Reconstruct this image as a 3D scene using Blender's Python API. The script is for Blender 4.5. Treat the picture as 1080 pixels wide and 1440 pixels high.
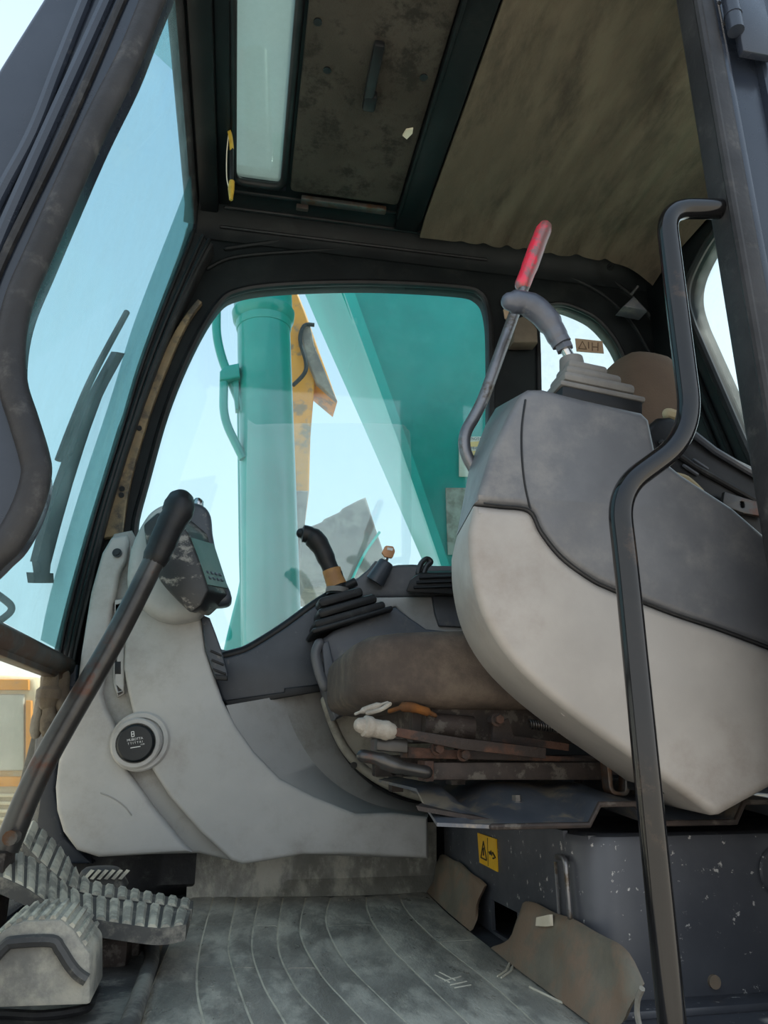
import bpy, bmesh, math, random
from mathutils import Vector, Matrix
random.seed(7)
for o in list(bpy.data.objects): bpy.data.objects.remove(o)
S = bpy.context.scene
V = Vector
# ------------------------------------------------------------------ camera
FPX = 1040.0; TH = math.atan(.317); PS = math.radians(10.9); CAM = V((0, 0, .28))
FW = V((math.sin(PS)*math.cos(TH), math.cos(PS)*math.cos(TH), math.sin(TH)))
RT = V((math.cos(PS), -math.sin(PS), 0)); UP = RT.cross(FW)
cd = bpy.data.cameras.new('camera'); cam = bpy.data.objects.new('camera', cd); S.collection.objects.link(cam)
cd.sensor_fit = 'VERTICAL'; cd.sensor_height = 36; cd.sensor_width = 27; cd.lens = FPX/1440*36; cd.clip_start = .01; cd.clip_end = 500
m3 = Matrix((RT, UP, -FW)).transposed(); cam.matrix_world = Matrix.Translation(CAM) @ m3.to_4x4()
S.camera = cam
# ------------------------------------------------------------------ sky, sun, exposure
S.view_settings.view_transform = 'Standard'; S.view_settings.look = 'None'; S.view_settings.gamma = 1
S.view_settings.use_curve_mapping = False; S.view_settings.exposure = .85
W = bpy.data.worlds.new('sky'); S.world = W; W.use_nodes = True
nt = W.node_tree; bg = nt.nodes['Background']
tc = nt.nodes.new('ShaderNodeTexCoord'); sp = nt.nodes.new('ShaderNodeSeparateXYZ'); rp = nt.nodes.new('ShaderNodeValToRGB')
nt.links.new(tc.outputs['Generated'], sp.inputs[0]); nt.links.new(sp.outputs['Z'], rp.inputs[0]); nt.links.new(rp.outputs[0], bg.inputs[0])
rp.color_ramp.elements[0].position = 0; rp.color_ramp.elements[0].color = (.90, .92, .92, 1)
rp.color_ramp.elements[1].position = .8; rp.color_ramp.elements[1].color = (.44, .58, .76, 1)
e = rp.color_ramp.elements.new(.35); e.color = (.72, .81, .89, 1)
bg.inputs[1].default_value = .9
sl = bpy.data.lights.new('sun', 'SUN'); sl.energy = 4.5; sl.angle = math.radians(3); sl.color = (1, .95, .87)
so = bpy.data.objects.new('sun', sl); S.collection.objects.link(so)
so.rotation_euler = V((.45, .10, .89)).to_track_quat('Z', 'Y').to_euler()

# ------------------------------------------------------------------ helpers
def P(x, y, X=None, Y=None, Z=None):
    d = FW + RT*((x-540)/FPX) + UP*((720-y)/FPX)
    i, v = [(i, v) for i, v in enumerate((X, Y, Z)) if v is not None][0]
    return CAM + d*((v-CAM[i])/d[i])
def PY(pts, Y): return [P(x, y, Y=Y) for x, y in pts]
def PX(pts, X): return [P(x, y, X=X) for x, y in pts]
def PZ(pts, Z): return [P(x, y, Z=Z) for x, y in pts]
def cat(pts, n=6, closed=False):
    pts = [V(p) for p in pts]; N = len(pts); out = []
    g = (lambda i: pts[i % N]) if closed else (lambda i: pts[max(0, min(N-1, i))])
    for i in range(N if closed else N-1):
        a, b, c, d = g(i-1), g(i), g(i+1), g(i+2)
        for k in range(n):
            t = k/n
            out.append(.5*((2*b)+(c-a)*t+(2*a-5*b+4*c-d)*t*t+(3*b-a-3*c+d)*t**3))
    if not closed: out.append(pts[-1])
    return out
def resample(pts, n):
    d = [0]
    for a, b in zip(pts, pts[1:]): d.append(d[-1]+(b-a).length)
    out = []; j = 0
    for k in range(n):
        s = d[-1]*k/(n-1)
        while j < len(pts)-2 and d[j+1] < s: j += 1
        t = (s-d[j])/max(1e-9, d[j+1]-d[j]); out.append(pts[j].lerp(pts[j+1], min(1, max(0, t))))
    return out
ORG = {}
def link(o): S.collection.objects.link(o)
def setp(o, label=None, cat_=None, group=None, kind=None):
    if label: o['label'] = label
    if cat_: o['category'] = cat_
    if group: o['group'] = group
    if kind: o['kind'] = kind
    return o
def thing(name, label, category, loc, group=None):
    o = bpy.data.objects.new(name, None); o.empty_display_size = .02; link(o)
    o.location = loc; ORG[o] = V(loc); return setp(o, label, category, group)
def finish(name, bm, mat, parent=None, smooth=40):
    bmesh.ops.recalc_face_normals(bm, faces=bm.faces)
    if parent is not None: org = ORG[parent]
    else:
        xs = [v.co for v in bm.verts]
        org = V(((min(c.x for c in xs)+max(c.x for c in xs))/2, (min(c.y for c in xs)+max(c.y for c in xs))/2, min(c.z for c in xs)))
    bmesh.ops.translate(bm, verts=bm.verts, vec=-org)
    me = bpy.data.meshes.new(name); bm.to_mesh(me); bm.free()
    if smooth:
        me.shade_smooth(); me.set_sharp_from_angle(angle=math.radians(smooth))
    me.materials.append(MT[mat] if isinstance(mat, str) else mat)
    o = bpy.data.objects.new(name, me); link(o)
    if parent is not None: o.parent = parent
    else: o.location = org
    ORG[o] = org
    return o
def merge(*bms):
    b = bms[0]
    for c in bms[1:]:
        me = bpy.data.meshes.new('tmp'); c.to_mesh(me); b.from_mesh(me); bpy.data.meshes.remove(me); c.free()
    return b
def curve_plate(loops, half, bevel, seg=2):
    """flat 2D outline (with holes) -> solid bmesh in local XY, thickness along Z"""
    cu = bpy.data.curves.new('tmp', 'CURVE'); cu.dimensions = '2D'; cu.fill_mode = 'BOTH'
    bevel = min(bevel, half*.98)
    cu.extrude = half-bevel; cu.bevel_depth = bevel; cu.bevel_resolution = seg; cu.offset = -bevel
    for lp in loops:
        s = cu.splines.new('POLY'); s.points.add(len(lp)-1); s.use_cyclic_u = True
        for p, q in zip(s.points, lp): p.co = (q[0], q[1], 0, 1)
    ob = bpy.data.objects.new('tmp', cu); link(ob)
    dg = bpy.context.evaluated_depsgraph_get(); dg.update()
    me = bpy.data.meshes.new_from_object(ob.evaluated_get(dg))
    bm = bmesh.new(); bm.from_mesh(me)
    bpy.data.objects.remove(ob); bpy.data.curves.remove(cu); bpy.data.meshes.remove(me)
    bmesh.ops.remove_doubles(bm, verts=bm.verts, dist=1e-5)
    return bm
def plateY(loops, Y, t, bevel=.003, seg=2):
    """outlines as world points (X,Z used); near face at Y, thickness t towards +Y"""
    bm = curve_plate([[(p.x, p.z) for p in lp] for lp in loops], t/2, bevel, seg)
    for v in bm.verts: x, y, z = v.co; v.co = (x, Y+t/2-z, y)
    return bm
def plateX(loops, X, t, bevel=.003, seg=2):
    """outlines as world points (Y,Z used); face at X, thickness t towards +X"""
    bm = curve_plate([[(p.y, p.z) for p in lp] for lp in loops], t/2, bevel, seg)
    for v in bm.verts: x, y, z = v.co; v.co = (X+t/2+z, x, y)
    return bm
def plateZ(loops, Z, t, bevel=.003, seg=2):
    """outlines (X,Y used); bottom face at Z, thickness t up"""
    bm = curve_plate([[(p.x, p.y) for p in lp] for lp in loops], t/2, bevel, seg)
    for v in bm.verts: x, y, z = v.co; v.co = (x, y, Z+t/2+z)
    return bm
def tube(pts, r, seg=12, cap='flat'):
    bm = bmesh.new(); pts = [V(p) for p in pts]; n = len(pts)
    R = list(r) if isinstance(r, (list, tuple)) else [r]*n
    if cap == 'round':
        a = (pts[0]-pts[1]).normalized(); b = (pts[-1]-pts[-2]).normalized()
        pre = [(pts[0]+a*R[0]*math.sin(t), R[0]*math.cos(t)) for t in (1.35, 1.0, .55)]
        post = [(pts[-1]+b*R[-1]*math.sin(t), R[-1]*math.cos(t)) for t in (.55, 1.0, 1.35)]
        pts = [p for p, _ in pre]+pts+[p for p, _ in post]; R = [q for _, q in pre]+R+[q for _, q in post]; n = len(pts)
    tan = [(pts[min(n-1, i+1)]-pts[max(0, i-1)]).normalized() for i in range(n)]
    ref = V((0, 1, 0)) if abs(tan[0].y) < .9 else V((1, 0, 0))
    u = tan[0].cross(ref).normalized(); rings = []
    for i in range(n):
        u = (u-tan[i]*u.dot(tan[i])).normalized(); w = tan[i].cross(u)
        rings.append([bm.verts.new(pts[i]+(u*math.cos(2*math.pi*k/seg)+w*math.sin(2*math.pi*k/seg))*R[i]) for k in range(seg)])
    for a, b in zip(rings, rings[1:]):
        for k in range(seg): bm.faces.new((a[k], a[(k+1) % seg], b[(k+1) % seg], b[k]))
    bm.faces.new(rings[0]); bm.faces.new(rings[-1])
    return bm
def fillet(pts, rad, n=6):
    pts = [V(p) for p in pts]; out = [pts[0]]
    for a, b, c in zip(pts, pts[1:], pts[2:]):
        d1 = (a-b); d2 = (c-b); k = min(rad, d1.length*.48, d2.length*.48)
        p = b+d1.normalized()*k; q = b+d2.normalized()*k
        for i in range(n+1):
            t = i/n; out.append(p.lerp(b, t).lerp(b.lerp(q, t), t))
    out.append(pts[-1]); return out
def box(c, s, bevel=0, rot=None, seg=2):
    bm = bmesh.new(); bmesh.ops.create_cube(bm, size=1)
    for v in bm.verts: v.co = V((v.co.x*s[0], v.co.y*s[1], v.co.z*s[2]))
    if bevel: bmesh.ops.bevel(bm, geom=bm.edges[:], offset=bevel, segments=seg, affect='EDGES', profile=.5)
    mx = Matrix.Translation(V(c))
    if rot is not None: mx = mx @ (rot.to_4x4() if isinstance(rot, Matrix) else Matrix.Rotation(rot[1], 4, rot[0]))
    bmesh.ops.transform(bm, matrix=mx, verts=bm.verts); return bm
def bb(x0, x1, y0, y1, z0, z1, bevel=0, seg=2):
    return box(((x0+x1)/2, (y0+y1)/2, (z0+z1)/2), (abs(x1-x0), abs(y1-y0), abs(z1-z0)), bevel, None, seg)
def prism(A, B, bevel=0):
    """solid between two polygons with the same number of points"""
    bm = bmesh.new(); a = [bm.verts.new(p) for p in A]; b = [bm.verts.new(p) for p in B]; n = len(a)
    bm.faces.new(a); bm.faces.new(b[::-1])
    for k in range(n): bm.faces.new((a[k], b[k], b[(k+1) % n], a[(k+1) % n]))
    bmesh.ops.recalc_face_normals(bm, faces=bm.faces)
    if bevel: bmesh.ops.bevel(bm, geom=bm.edges[:], offset=bevel, segments=2, affect='EDGES', profile=.5)
    return bm
def sheet(curves, off, n=24):
    """grid through curves (world points), made solid by offset vector off"""
    bm = bmesh.new(); cs = [resample(c, n) for c in curves]; off = V(off)
    A = [[bm.verts.new(p) for p in c] for c in cs]; B = [[bm.verts.new(p+off) for p in c] for c in cs]
    m = len(cs)
    for G, f in ((A, 1), (B, -1)):
        for i in range(m-1):
            for k in range(n-1):
                q = (G[i][k], G[i][k+1], G[i+1][k+1], G[i+1][k]); bm.faces.new(q if f > 0 else q[::-1])
    ring = [(0, k) for k in range(n)]+[(i, n-1) for i in range(1, m)]+[(m-1, k) for k in range(n-2, -1, -1)]+[(i, 0) for i in range(m-2, 0, -1)]
    for (i, k), (i2, k2) in zip(ring, ring[1:]+ring[:1]): bm.faces.new((A[i][k], B[i][k], B[i2][k2], A[i2][k2]))
    return bm
def disc(c, nrm, r, t, seg=20):
    n = V(nrm).normalized(); return tube([V(c), V(c)+n*t], r, seg)
def frame(o, ux, uz):
    """matrix with local x = ux, z = uz"""
    ux = V(ux).normalized(); uz = V(uz); uz = (uz-ux*uz.dot(ux)).normalized(); uy = uz.cross(ux)
    return Matrix((ux, uy, uz)).transposed()
def text(body, size, o, ux, uy, mat, parent, name='lettering', depth=.0004):
    cu = bpy.data.curves.new('tmp', 'FONT'); cu.body = body; cu.size = size; cu.extrude = depth; cu.align_x = 'CENTER'; cu.align_y = 'CENTER'
    cu.resolution_u = 3
    ob = bpy.data.objects.new('tmp', cu); link(ob); dg = bpy.context.evaluated_depsgraph_get(); dg.update()
    me = bpy.data.meshes.new_from_object(ob.evaluated_get(dg)); bm = bmesh.new(); bm.from_mesh(me)
    bpy.data.objects.remove(ob); bpy.data.curves.remove(cu); bpy.data.meshes.remove(me)
    ux = V(ux).normalized(); uy = V(uy).normalized(); uz = ux.cross(uy)
    bmesh.ops.transform(bm, matrix=Matrix.Translation(V(o)) @ Matrix((ux, uy, uz)).transposed().to_4x4(), verts=bm.verts)
    return finish(name, bm, mat, parent, smooth=0)

# ------------------------------------------------------------------ materials
MT = {}
def mat(name, c1, c2=None, scale=8, lo=.35, hi=.65, rough=.5, metal=0, bump=0, bscale=150, dirt=None, dscale=5, dlo=.5, dhi=.7, stretch=(1, 1, 1), spec=.5, rvar=0, coat=0):
    m = bpy.data.materials.new(name); m.use_nodes = True; t = m.node_tree; N = t.nodes; L = t.links; b = N['Principled BSDF']
    tc = N.new('ShaderNodeTexCoord'); mp = N.new('ShaderNodeMapping'); mp.inputs['Scale'].default_value = stretch
    L.new(tc.outputs['Object'], mp.inputs[0])
    def noise(sc, det=6, ro=.6):
        n = N.new('ShaderNodeTexNoise'); n.inputs['Scale'].default_value = sc; n.inputs['Detail'].default_value = det; n.inputs['Roughness'].default_value = ro
        L.new(mp.outputs[0], n.inputs['Vector']); return n.outputs['Fac']
    def rng(s, a, c):
        r = N.new('ShaderNodeMapRange'); r.interpolation_type = 'SMOOTHSTEP'; r.inputs[1].default_value = a; r.inputs[2].default_value = c; L.new(s, r.inputs[0]); return r.outputs[0]
    def mix(f, a, c):
        x = N.new('ShaderNodeMix'); x.data_type = 'RGBA'; L.new(f, x.inputs[0])
        for v, i in ((a, 6), (c, 7)):
            if isinstance(v, tuple): x.inputs[i].default_value = (*v, 1)
            else: L.new(v, x.inputs[i])
        return x.outputs[2]
    col = c1
    if c2: col = mix(rng(noise(scale), lo, hi), c1, c2)
    df = None
    if dirt: df = rng(noise(dscale, 10, .7), dlo-.04, dhi-.08); col = mix(df, col, dirt)
    if isinstance(col, tuple): b.inputs['Base Color'].default_value = (*col, 1)
    else: L.new(col, b.inputs['Base Color'])
    b.inputs['Roughness'].default_value = rough; b.inputs['Metallic'].default_value = metal
    b.inputs['Specular IOR Level'].default_value = spec; b.inputs['Coat Weight'].default_value = coat; b.inputs['Coat Roughness'].default_value = .15
    if rvar:
        r = N.new('ShaderNodeMapRange'); r.inputs[1].default_value = .3; r.inputs[2].default_value = .7; r.inputs[3].default_value = rough-rvar; r.inputs[4].default_value = rough+rvar
        L.new(noise(scale*2.3), r.inputs[0]); L.new(r.outputs[0], b.inputs['Roughness'])
    if bump:
        bp = N.new('ShaderNodeBump'); bp.inputs['Strength'].default_value = bump; bp.inputs['Distance'].default_value = .003
        L.new(noise(bscale, 4), bp.inputs['Height']); L.new(bp.outputs[0], b.inputs['Normal'])
    MT[name] = m; return m
def glass(name, tint, dirt, base, var, scale=9, gloss=.05, stretch=(1, 1, 1)):
    m = bpy.data.materials.new(name); m.use_nodes = True; t = m.node_tree; N = t.nodes; L = t.links
    N.remove(N['Principled BSDF']); out = N['Material Output']
    tr = N.new('ShaderNodeBsdfTransparent'); tr.inputs[0].default_value = (*tint, 1)
    gl = N.new('ShaderNodeBsdfGlossy'); gl.inputs['Roughness'].default_value = .03
    m1 = N.new('ShaderNodeMixShader'); m1.inputs[0].default_value = gloss; L.new(tr.outputs[0], m1.inputs[1]); L.new(gl.outputs[0], m1.inputs[2])
    di = N.new('ShaderNodeBsdfDiffuse'); di.inputs[0].default_value = (*dirt, 1); tl = N.new('ShaderNodeBsdfTranslucent'); tl.inputs[0].default_value = (*dirt, 1)
    m2 = N.new('ShaderNodeMixShader'); m2.inputs[0].default_value = .6; L.new(di.outputs[0], m2.inputs[1]); L.new(tl.outputs[0], m2.inputs[2])
    tc = N.new('ShaderNodeTexCoord'); mp = N.new('ShaderNodeMapping'); mp.inputs['Scale'].default_value = stretch; L.new(tc.outputs['Object'], mp.inputs[0])
    n = N.new('ShaderNodeTexNoise'); n.inputs['Scale'].default_value = scale; n.inputs['Detail'].default_value = 10; n.inputs['Roughness'].default_value = .75; L.new(mp.outputs[0], n.inputs['Vector'])
    r = N.new('ShaderNodeMapRange'); r.inputs[1].default_value = .35; r.inputs[2].default_value = .75; r.inputs[3].default_value = base; r.inputs[4].default_value = base+var; L.new(n.outputs['Fac'], r.inputs[0])
    m3 = N.new('ShaderNodeMixShader'); L.new(r.outputs[0], m3.inputs[0]); L.new(m1.outputs[0], m3.inputs[1]); L.new(m2.outputs[0], m3.inputs[2]); L.new(m3.outputs[0], out.inputs[0])
    MT[name] = m; return m
mat('cab_paint', (.018, .024, .037), (.026, .033, .048), 6, rough=.26, dirt=(.08, .085, .09), dscale=26, dlo=.66, dhi=.84, rvar=.08)
mat('cab_inner', (.0045, .006, .007), (.008, .0105, .0115), 7, rough=.5, dirt=(.018, .020, .019), dscale=12, dlo=.55, dhi=.85, spec=.22)
mat('rubber', (.014, .014, .0155), (.024, .024, .026), 14, rough=.55, bump=.25, bscale=120, dirt=(.065, .064, .062), dscale=22, dlo=.57, dhi=.82, spec=.35)
mat('black', (.007, .0075, .0085), (.014, .0145, .016), 20, rough=.45, bump=.1, spec=.35)
mat('grey_plastic', (.40, .395, .385), (.46, .45, .435), 5, rough=.5, bump=.05, bscale=500, dirt=(.30, .275, .25), dscale=7, dlo=.50, dhi=.86, rvar=.06)  # tone lifted above the near shell's plastic to offset dimmer light over here
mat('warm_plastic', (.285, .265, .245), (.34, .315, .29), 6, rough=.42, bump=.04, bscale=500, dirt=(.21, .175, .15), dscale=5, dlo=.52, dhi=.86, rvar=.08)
mat('grey_plastic_groove_shade', (.31, .305, .29), (.36, .35, .335), 5, rough=.5, dirt=(.22, .205, .18), dscale=9, dlo=.5, dhi=.8)
mat('slate_plastic', (.082, .085, .095), (.115, .118, .128), 6, rough=.40, bump=.06, bscale=600, dirt=(.19, .185, .18), dscale=7, dlo=.5, dhi=.85, rvar=.08)
mat('navy_plastic', (.035, .042, .055), (.05, .06, .075), 8, rough=.4, bump=.06, bscale=500, dirt=(.12, .12, .12), dscale=40, dlo=.63, dhi=.75)
mat('console_dark', (.06, .066, .08), (.09, .095, .11), 7, rough=.45, bump=.06, bscale=500, dirt=(.16, .15, .14), dscale=16, dlo=.55, dhi=.8)
mat('beige_plastic', (.26, .24, .20), (.32, .30, .25), 7, rough=.55, dirt=(.12, .10, .08), dscale=9, dlo=.5, dhi=.75)
mat('headliner', (.10, .080, .057), (.14, .113, .08), 5, rough=.9, bump=.5, bscale=260, dirt=(.06, .048, .036), dscale=6, dlo=.48, dhi=.78, stretch=(1.6, .5, 1), spec=.2)
mat('hatch_lining', (.045, .039, .031), (.062, .054, .044), 5, rough=.9, bump=.5, bscale=240, dirt=(.025, .022, .018), dscale=18, dlo=.52, dhi=.72, spec=.2)
mat('tan_strip', (.30, .22, .12), (.20, .15, .09), 14, rough=.6, dirt=(.07, .06, .05), dscale=18, dlo=.5, dhi=.7)
mat('steel_dark', (.07, .068, .066), (.13, .12, .11), 18, rough=.42, metal=.6, dirt=(.11, .055, .03), dscale=14, dlo=.5, dhi=.68)
mat('handle_paint', (.005, .0055, .007), (.009, .0085, .0085), 10, rough=.13, dirt=(.035, .024, .018), dscale=14, dlo=.60, dhi=.76, rvar=.05, spec=.45)
mat('lever_metal', (.045, .043, .042), (.075, .072, .068), 16, rough=.3, metal=.5, dirt=(.085, .04, .028), dscale=13, dlo=.55, dhi=.70)
mat('lever_grey', (.15, .15, .16), (.22, .22, .23), 20, rough=.35, metal=.7, dirt=(.10, .08, .06), dscale=20, dlo=.55, dhi=.7)
mat('chrome', (.5, .5, .5), None, rough=.2, metal=1)
mat('rust', (.055, .024, .015), (.10, .045, .027), 30, rough=.75, bump=.5, bscale=200, dirt=(.03, .021, .018), dscale=18, dlo=.45, dhi=.62)
mat('rust_dark', (.03, .023, .02), (.052, .037, .031), 24, rough=.65, metal=.2, bump=.3, bscale=200, dirt=(.11, .095, .08), dscale=30, dlo=.58, dhi=.7)
mat('pan_steel', (.08, .09, .11), (.12, .13, .15), 9, rough=.35, metal=.3, dirt=(.28, .23, .17), dscale=12, dlo=.52, dhi=.70)
mat('box_steel', (.055, .058, .068), (.085, .088, .10), 5, rough=.38, metal=.1, dirt=(.50, .48, .45), dscale=75, dlo=.665, dhi=.73, rvar=.1)
mat('mat_rubber', (.20, .192, .165), (.30, .288, .25), 8, rough=.36, bump=.5, bscale=90, dirt=(.50, .475, .40), dscale=10, dlo=.48, dhi=.70, rvar=.12, stretch=(1.6, .7, 1))
mat('mat_groove', (.60, .55, .42), (.40, .37, .30), 16, rough=.8, dirt=(.62, .57, .45), dscale=12, dlo=.45, dhi=.65)
mat('mat_flap', (.13, .115, .085), (.20, .175, .13), 8, rough=.55, bump=.4, bscale=70, dirt=(.22, .15, .10), dscale=7, dlo=.48, dhi=.66)
mat('pedal_rubber', (.26, .25, .21), (.36, .345, .29), 12, rough=.6, bump=.4, bscale=110, dirt=(.60, .57, .46), dscale=22, dlo=.46, dhi=.66)
mat('pedal_side', (.05, .05, .05), (.08, .078, .073), 12, rough=.55, dirt=(.26, .24, .20), dscale=16, dlo=.52, dhi=.72)
mat('mud_face', (.20, .195, .175), (.30, .29, .26), 9, rough=.7, bump=.4, bscale=60, dirt=(.52, .49, .40), dscale=8, dlo=.44, dhi=.68)
mat('seat_fabric', (.05, .037, .03), (.08, .06, .048), 7, rough=.85, bump=.4, bscale=350, dirt=(.15, .115, .085), dscale=7, dlo=.52, dhi=.8)
mat('backrest_cloth', (.085, .054, .035), (.11, .072, .046), 6, rough=.85, bump=.3, bscale=250)
mat('beige_cloth', (.42, .35, .22), None, rough=.9)
mat('rag', (.28, .25, .21), (.38, .35, .30), 40, rough=.9, bump=.6, bscale=200)
mat('orange_cloth', (.20, .07, .01), (.07, .03, .01), 25, rough=.85, bump=.5, bscale=120)
mat('red_grip', (.72, .02, .06), (.60, .03, .06), 12, rough=.3, dirt=(.20, .10, .10), dscale=9, dlo=.52, dhi=.64, coat=.3)
mat('tape', (.42, .22, .07), (.30, .15, .06), 30, rough=.6)
mat('grip_grey', (.055, .065, .09), (.09, .10, .13), 12, rough=.35, coat=.2, dirt=(.18, .18, .18), dscale=20, dlo=.6, dhi=.8)
mat('boot_rubber', (.12, .115, .11), (.17, .165, .155), 14, rough=.6, bump=.2)
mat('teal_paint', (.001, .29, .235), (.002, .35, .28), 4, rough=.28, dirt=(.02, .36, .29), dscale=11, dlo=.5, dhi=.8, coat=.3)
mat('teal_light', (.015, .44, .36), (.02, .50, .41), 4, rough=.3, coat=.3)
mat('orange_paint', (.62, .25, .02), (.70, .30, .03), 3, rough=.45, dirt=(.28, .17, .08), dscale=4, dlo=.55, dhi=.7)
mat('bucket_steel', (.16, .135, .12), (.24, .20, .175), 3, rough=.7, dirt=(.30, .26, .22), dscale=5, dlo=.5, dhi=.7)
mat('cream_paint', (.55, .47, .33), (.65, .57, .42), 3, rough=.6, dirt=(.62, .40, .18), dscale=3, dlo=.5, dhi=.7)
mat('panel_grey', (.40, .39, .34), (.48, .46, .40), 6, rough=.6)
mat('ground', (.44, .39, .32), (.52, .47, .39), .7, rough=.95, bump=.5, bscale=3)
mat('yellow_label', (.80, .43, .01), (.85, .50, .02), 30, rough=.4)
mat('cream_label', (.68, .60, .45), (.75, .68, .54), 30, rough=.6)
mat('orange_label', (.75, .42, .05), None, rough=.5)
mat('worn_label', (.30, .24, .18), (.50, .45, .36), 30, rough=.8)
mat('brown_label', (.36, .25, .17), (.40, .29, .2), 30, rough=.7)
mat('brown_mark', (.20, .13, .09), None, rough=.7)
mat('ink', (.03, .02, .015), None, rough=.6)
mat('white_print', (.75, .75, .75), None, rough=.5)
mat('muddy_case', (.016, .0165, .017), (.03, .03, .03), 10, rough=.4, dirt=(.24, .22, .19), dscale=16, dlo=.56, dhi=.68, stretch=(1, 1, 1.6))
mat('tray_rubber', (.05, .05, .05), (.085, .084, .08), 10, rough=.5, bump=.3, bscale=90, dirt=(.24, .23, .20), dscale=14, dlo=.54, dhi=.72)
mat('screen', (.10, .17, .155), (.14, .22, .20), 5, rough=.15)  # lightened teal: the reflection on the screen is put into its colour
mat('cap_black', (.012, .015, .018), None, rough=.35)
mat('key_copper', (.50, .25, .12), None, rough=.4, metal=.3)
mat('yellow_wire', (.55, .36, .04), (.40, .25, .03), 40, rough=.5)
mat('glove_cloth', (.13, .10, .072), (.18, .15, .11), 16, rough=.95, bump=.6, bscale=150, dirt=(.08, .065, .05), dscale=12, dlo=.5, dhi=.7)
mat('brown_card', (.10, .08, .06), (.14, .11, .08), 12, rough=.9)
glass('window_glass', (.76, .875, .90), (.75, .92, .95), .006, .025, 7)
glass('pale_glass', (.96, .985, .985), (.8, .93, .93), .03, .02, 5)
glass('windshield_glass', (.61, .77, .80), (.62, .80, .82), .03, .16, 12, gloss=.03, stretch=(1, .8, .35))
glass('tint_reflection_glass', (.62, .75, .74), (.30, .45, .46), .08, .10, 12)
glass('skylight_glass', (.40, .49, .465), (.36, .425, .405), .5, .15, 8)
glass('visor_glass', (.82, .93, .90), (.45, .62, .58), .06, .05, 8)
glass('rear_glass', (.93, .98, .97), (.9, .95, .93), .03, .10, 30)
glass('lower_glass', (.93, .94, .90), (.8, .76, .66), .05, .10, 12)

# ================================================================== SETTING
DW = 1.65      # far (right hand) cab wall
# ---- far wall with two window openings
win1 = cat(PY([(310, 919), (262, 880), (225, 830), (196, 770), (190, 740), (205, 680), (235, 575), (270, 490), (305, 430), (335, 410), (400, 401), (520, 398), (640, 404), (675, 413), (687, 440), (690, 500), (690, 640), (690, 760), (660, 800), (560, 800), (500, 820), (450, 846), (400, 880), (350, 911)], DW), 5, True)
win2 = cat(PY([(756, 440), (771, 430), (789, 428), (810, 434), (836, 447), (856, 467), (872, 492), (885, 530), (895, 600), (890, 660), (820, 665), (762, 660), (759, 600), (757, 500)], DW), 4, True)
outer = [V((-.44, DW, -.02)), V((1.12, DW, -.02)), V((1.12, DW, 1.62)), V((-.19, DW, 1.62)), P(262, 325, Y=DW), P(215, 470, Y=DW), P(165, 600, Y=DW), P(125, 730, Y=DW), P(90, 855, Y=DW), P(70, 935, Y=DW)]
w = finish('wall_right', plateY([outer, win1, win2], DW, .05, .006), 'cab_inner')
setp(w, 'black painted cab side wall around the big side window', 'wall', kind='structure')
def ring(loop, r, mt, name, parent):
    return finish(name, tube(loop+loop[:1], r, 8), mt, parent)
ring([p+V((0, -.002, 0)) for p in win1], .009, 'black', 'window_gasket', w)
ring([p+V((0, -.002, 0)) for p in win2], .007, 'black', 'window_gasket', w)
# ribs round the opening: pressed seams of the wall
for pp, r in [
    ([(318, 350), (420, 337), (520, 334), (620, 338), (720, 350), (800, 368), (860, 395), (910, 440), (945, 500), (960, 560)], .007),
    ([(292, 378), (330, 362), (420, 354), (520, 351), (620, 356), (700, 366), (780, 384), (840, 410), (885, 450), (915, 500)], .006)]:
    finish('seam_rib', tube(cat(PY(pp, 1.649), 6), r, 8, 'round'), 'cab_inner', w)
g1 = finish('window_1', plateY([win1], DW+.018, .006, 0), 'window_glass'); setp(g1, 'large tinted side window with rounded corners facing the green boom', 'window', kind='structure')
overlay = cat(PY([(348, 606), (360, 598), (450, 596), (555, 597), (572, 605), (577, 625), (577, 780), (560, 796), (500, 815), (450, 840), (400, 874), (352, 905), (346, 850)], DW+.016), 3, True)
finish('pale_overlay', plateY([overlay], DW+.012, .003, 0), 'pale_glass', g1)  # thin pale translucent rounded rectangle over part of the pane
g2 = finish('window_2', plateY([win2], DW+.018, .006, 0), 'rear_glass'); setp(g2, 'small arched rear side window behind the gear levers', 'window', kind='structure')
# ---- front pillar between windshield and side window
sealL = [(262, 318), (252, 352), (215, 450), (190, 520), (165, 605), (125, 730), (90, 855), (74, 930)]
sealR = [(300, 342), (283, 372), (250, 440), (225, 500), (192, 590), (160, 690), (138, 770), (112, 880), (98, 950)]
A = cat(PY(sealL, 1.60), 5); B = cat(PY(sealR, 1.60), 5)
t1 = finish('trim_1', plateY([A+B[::-1]], 1.60, .055, .006), 'rubber'); setp(t1, 'black rubber sealed front pillar between windshield and side window', 'pillar', kind='structure')
for k in (.28, .62, .85):
    a = resample(A, 30); b = resample(B, 30)
    finish('seal_rib', tube([p.lerp(q, k)+V((0, -.003, 0)) for p, q in zip(a, b)], .005, 8, 'round'), 'black', t1)
tl = cat(PY([(278, 420), (262, 440), (238, 480), (195, 580), (165, 680), (145, 757)], 1.63), 5)
tr = cat(PY([(284, 424), (268, 446), (247, 488), (213, 575), (184, 675), (172, 752)], 1.63), 5)
ts = finish('pillar_strip', plateY([tl+tr[::-1]], 1.63, .02, .003), 'tan_strip', t1); ts['label'] = 'tan bare metal strip along the pillar'
for q in ((196, 603), (172, 688), (171, 697)):
    finish('screw', disc(P(*q, Y=1.632), (0, -1, 0), .006, .005, 12), 'black', t1)
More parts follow.
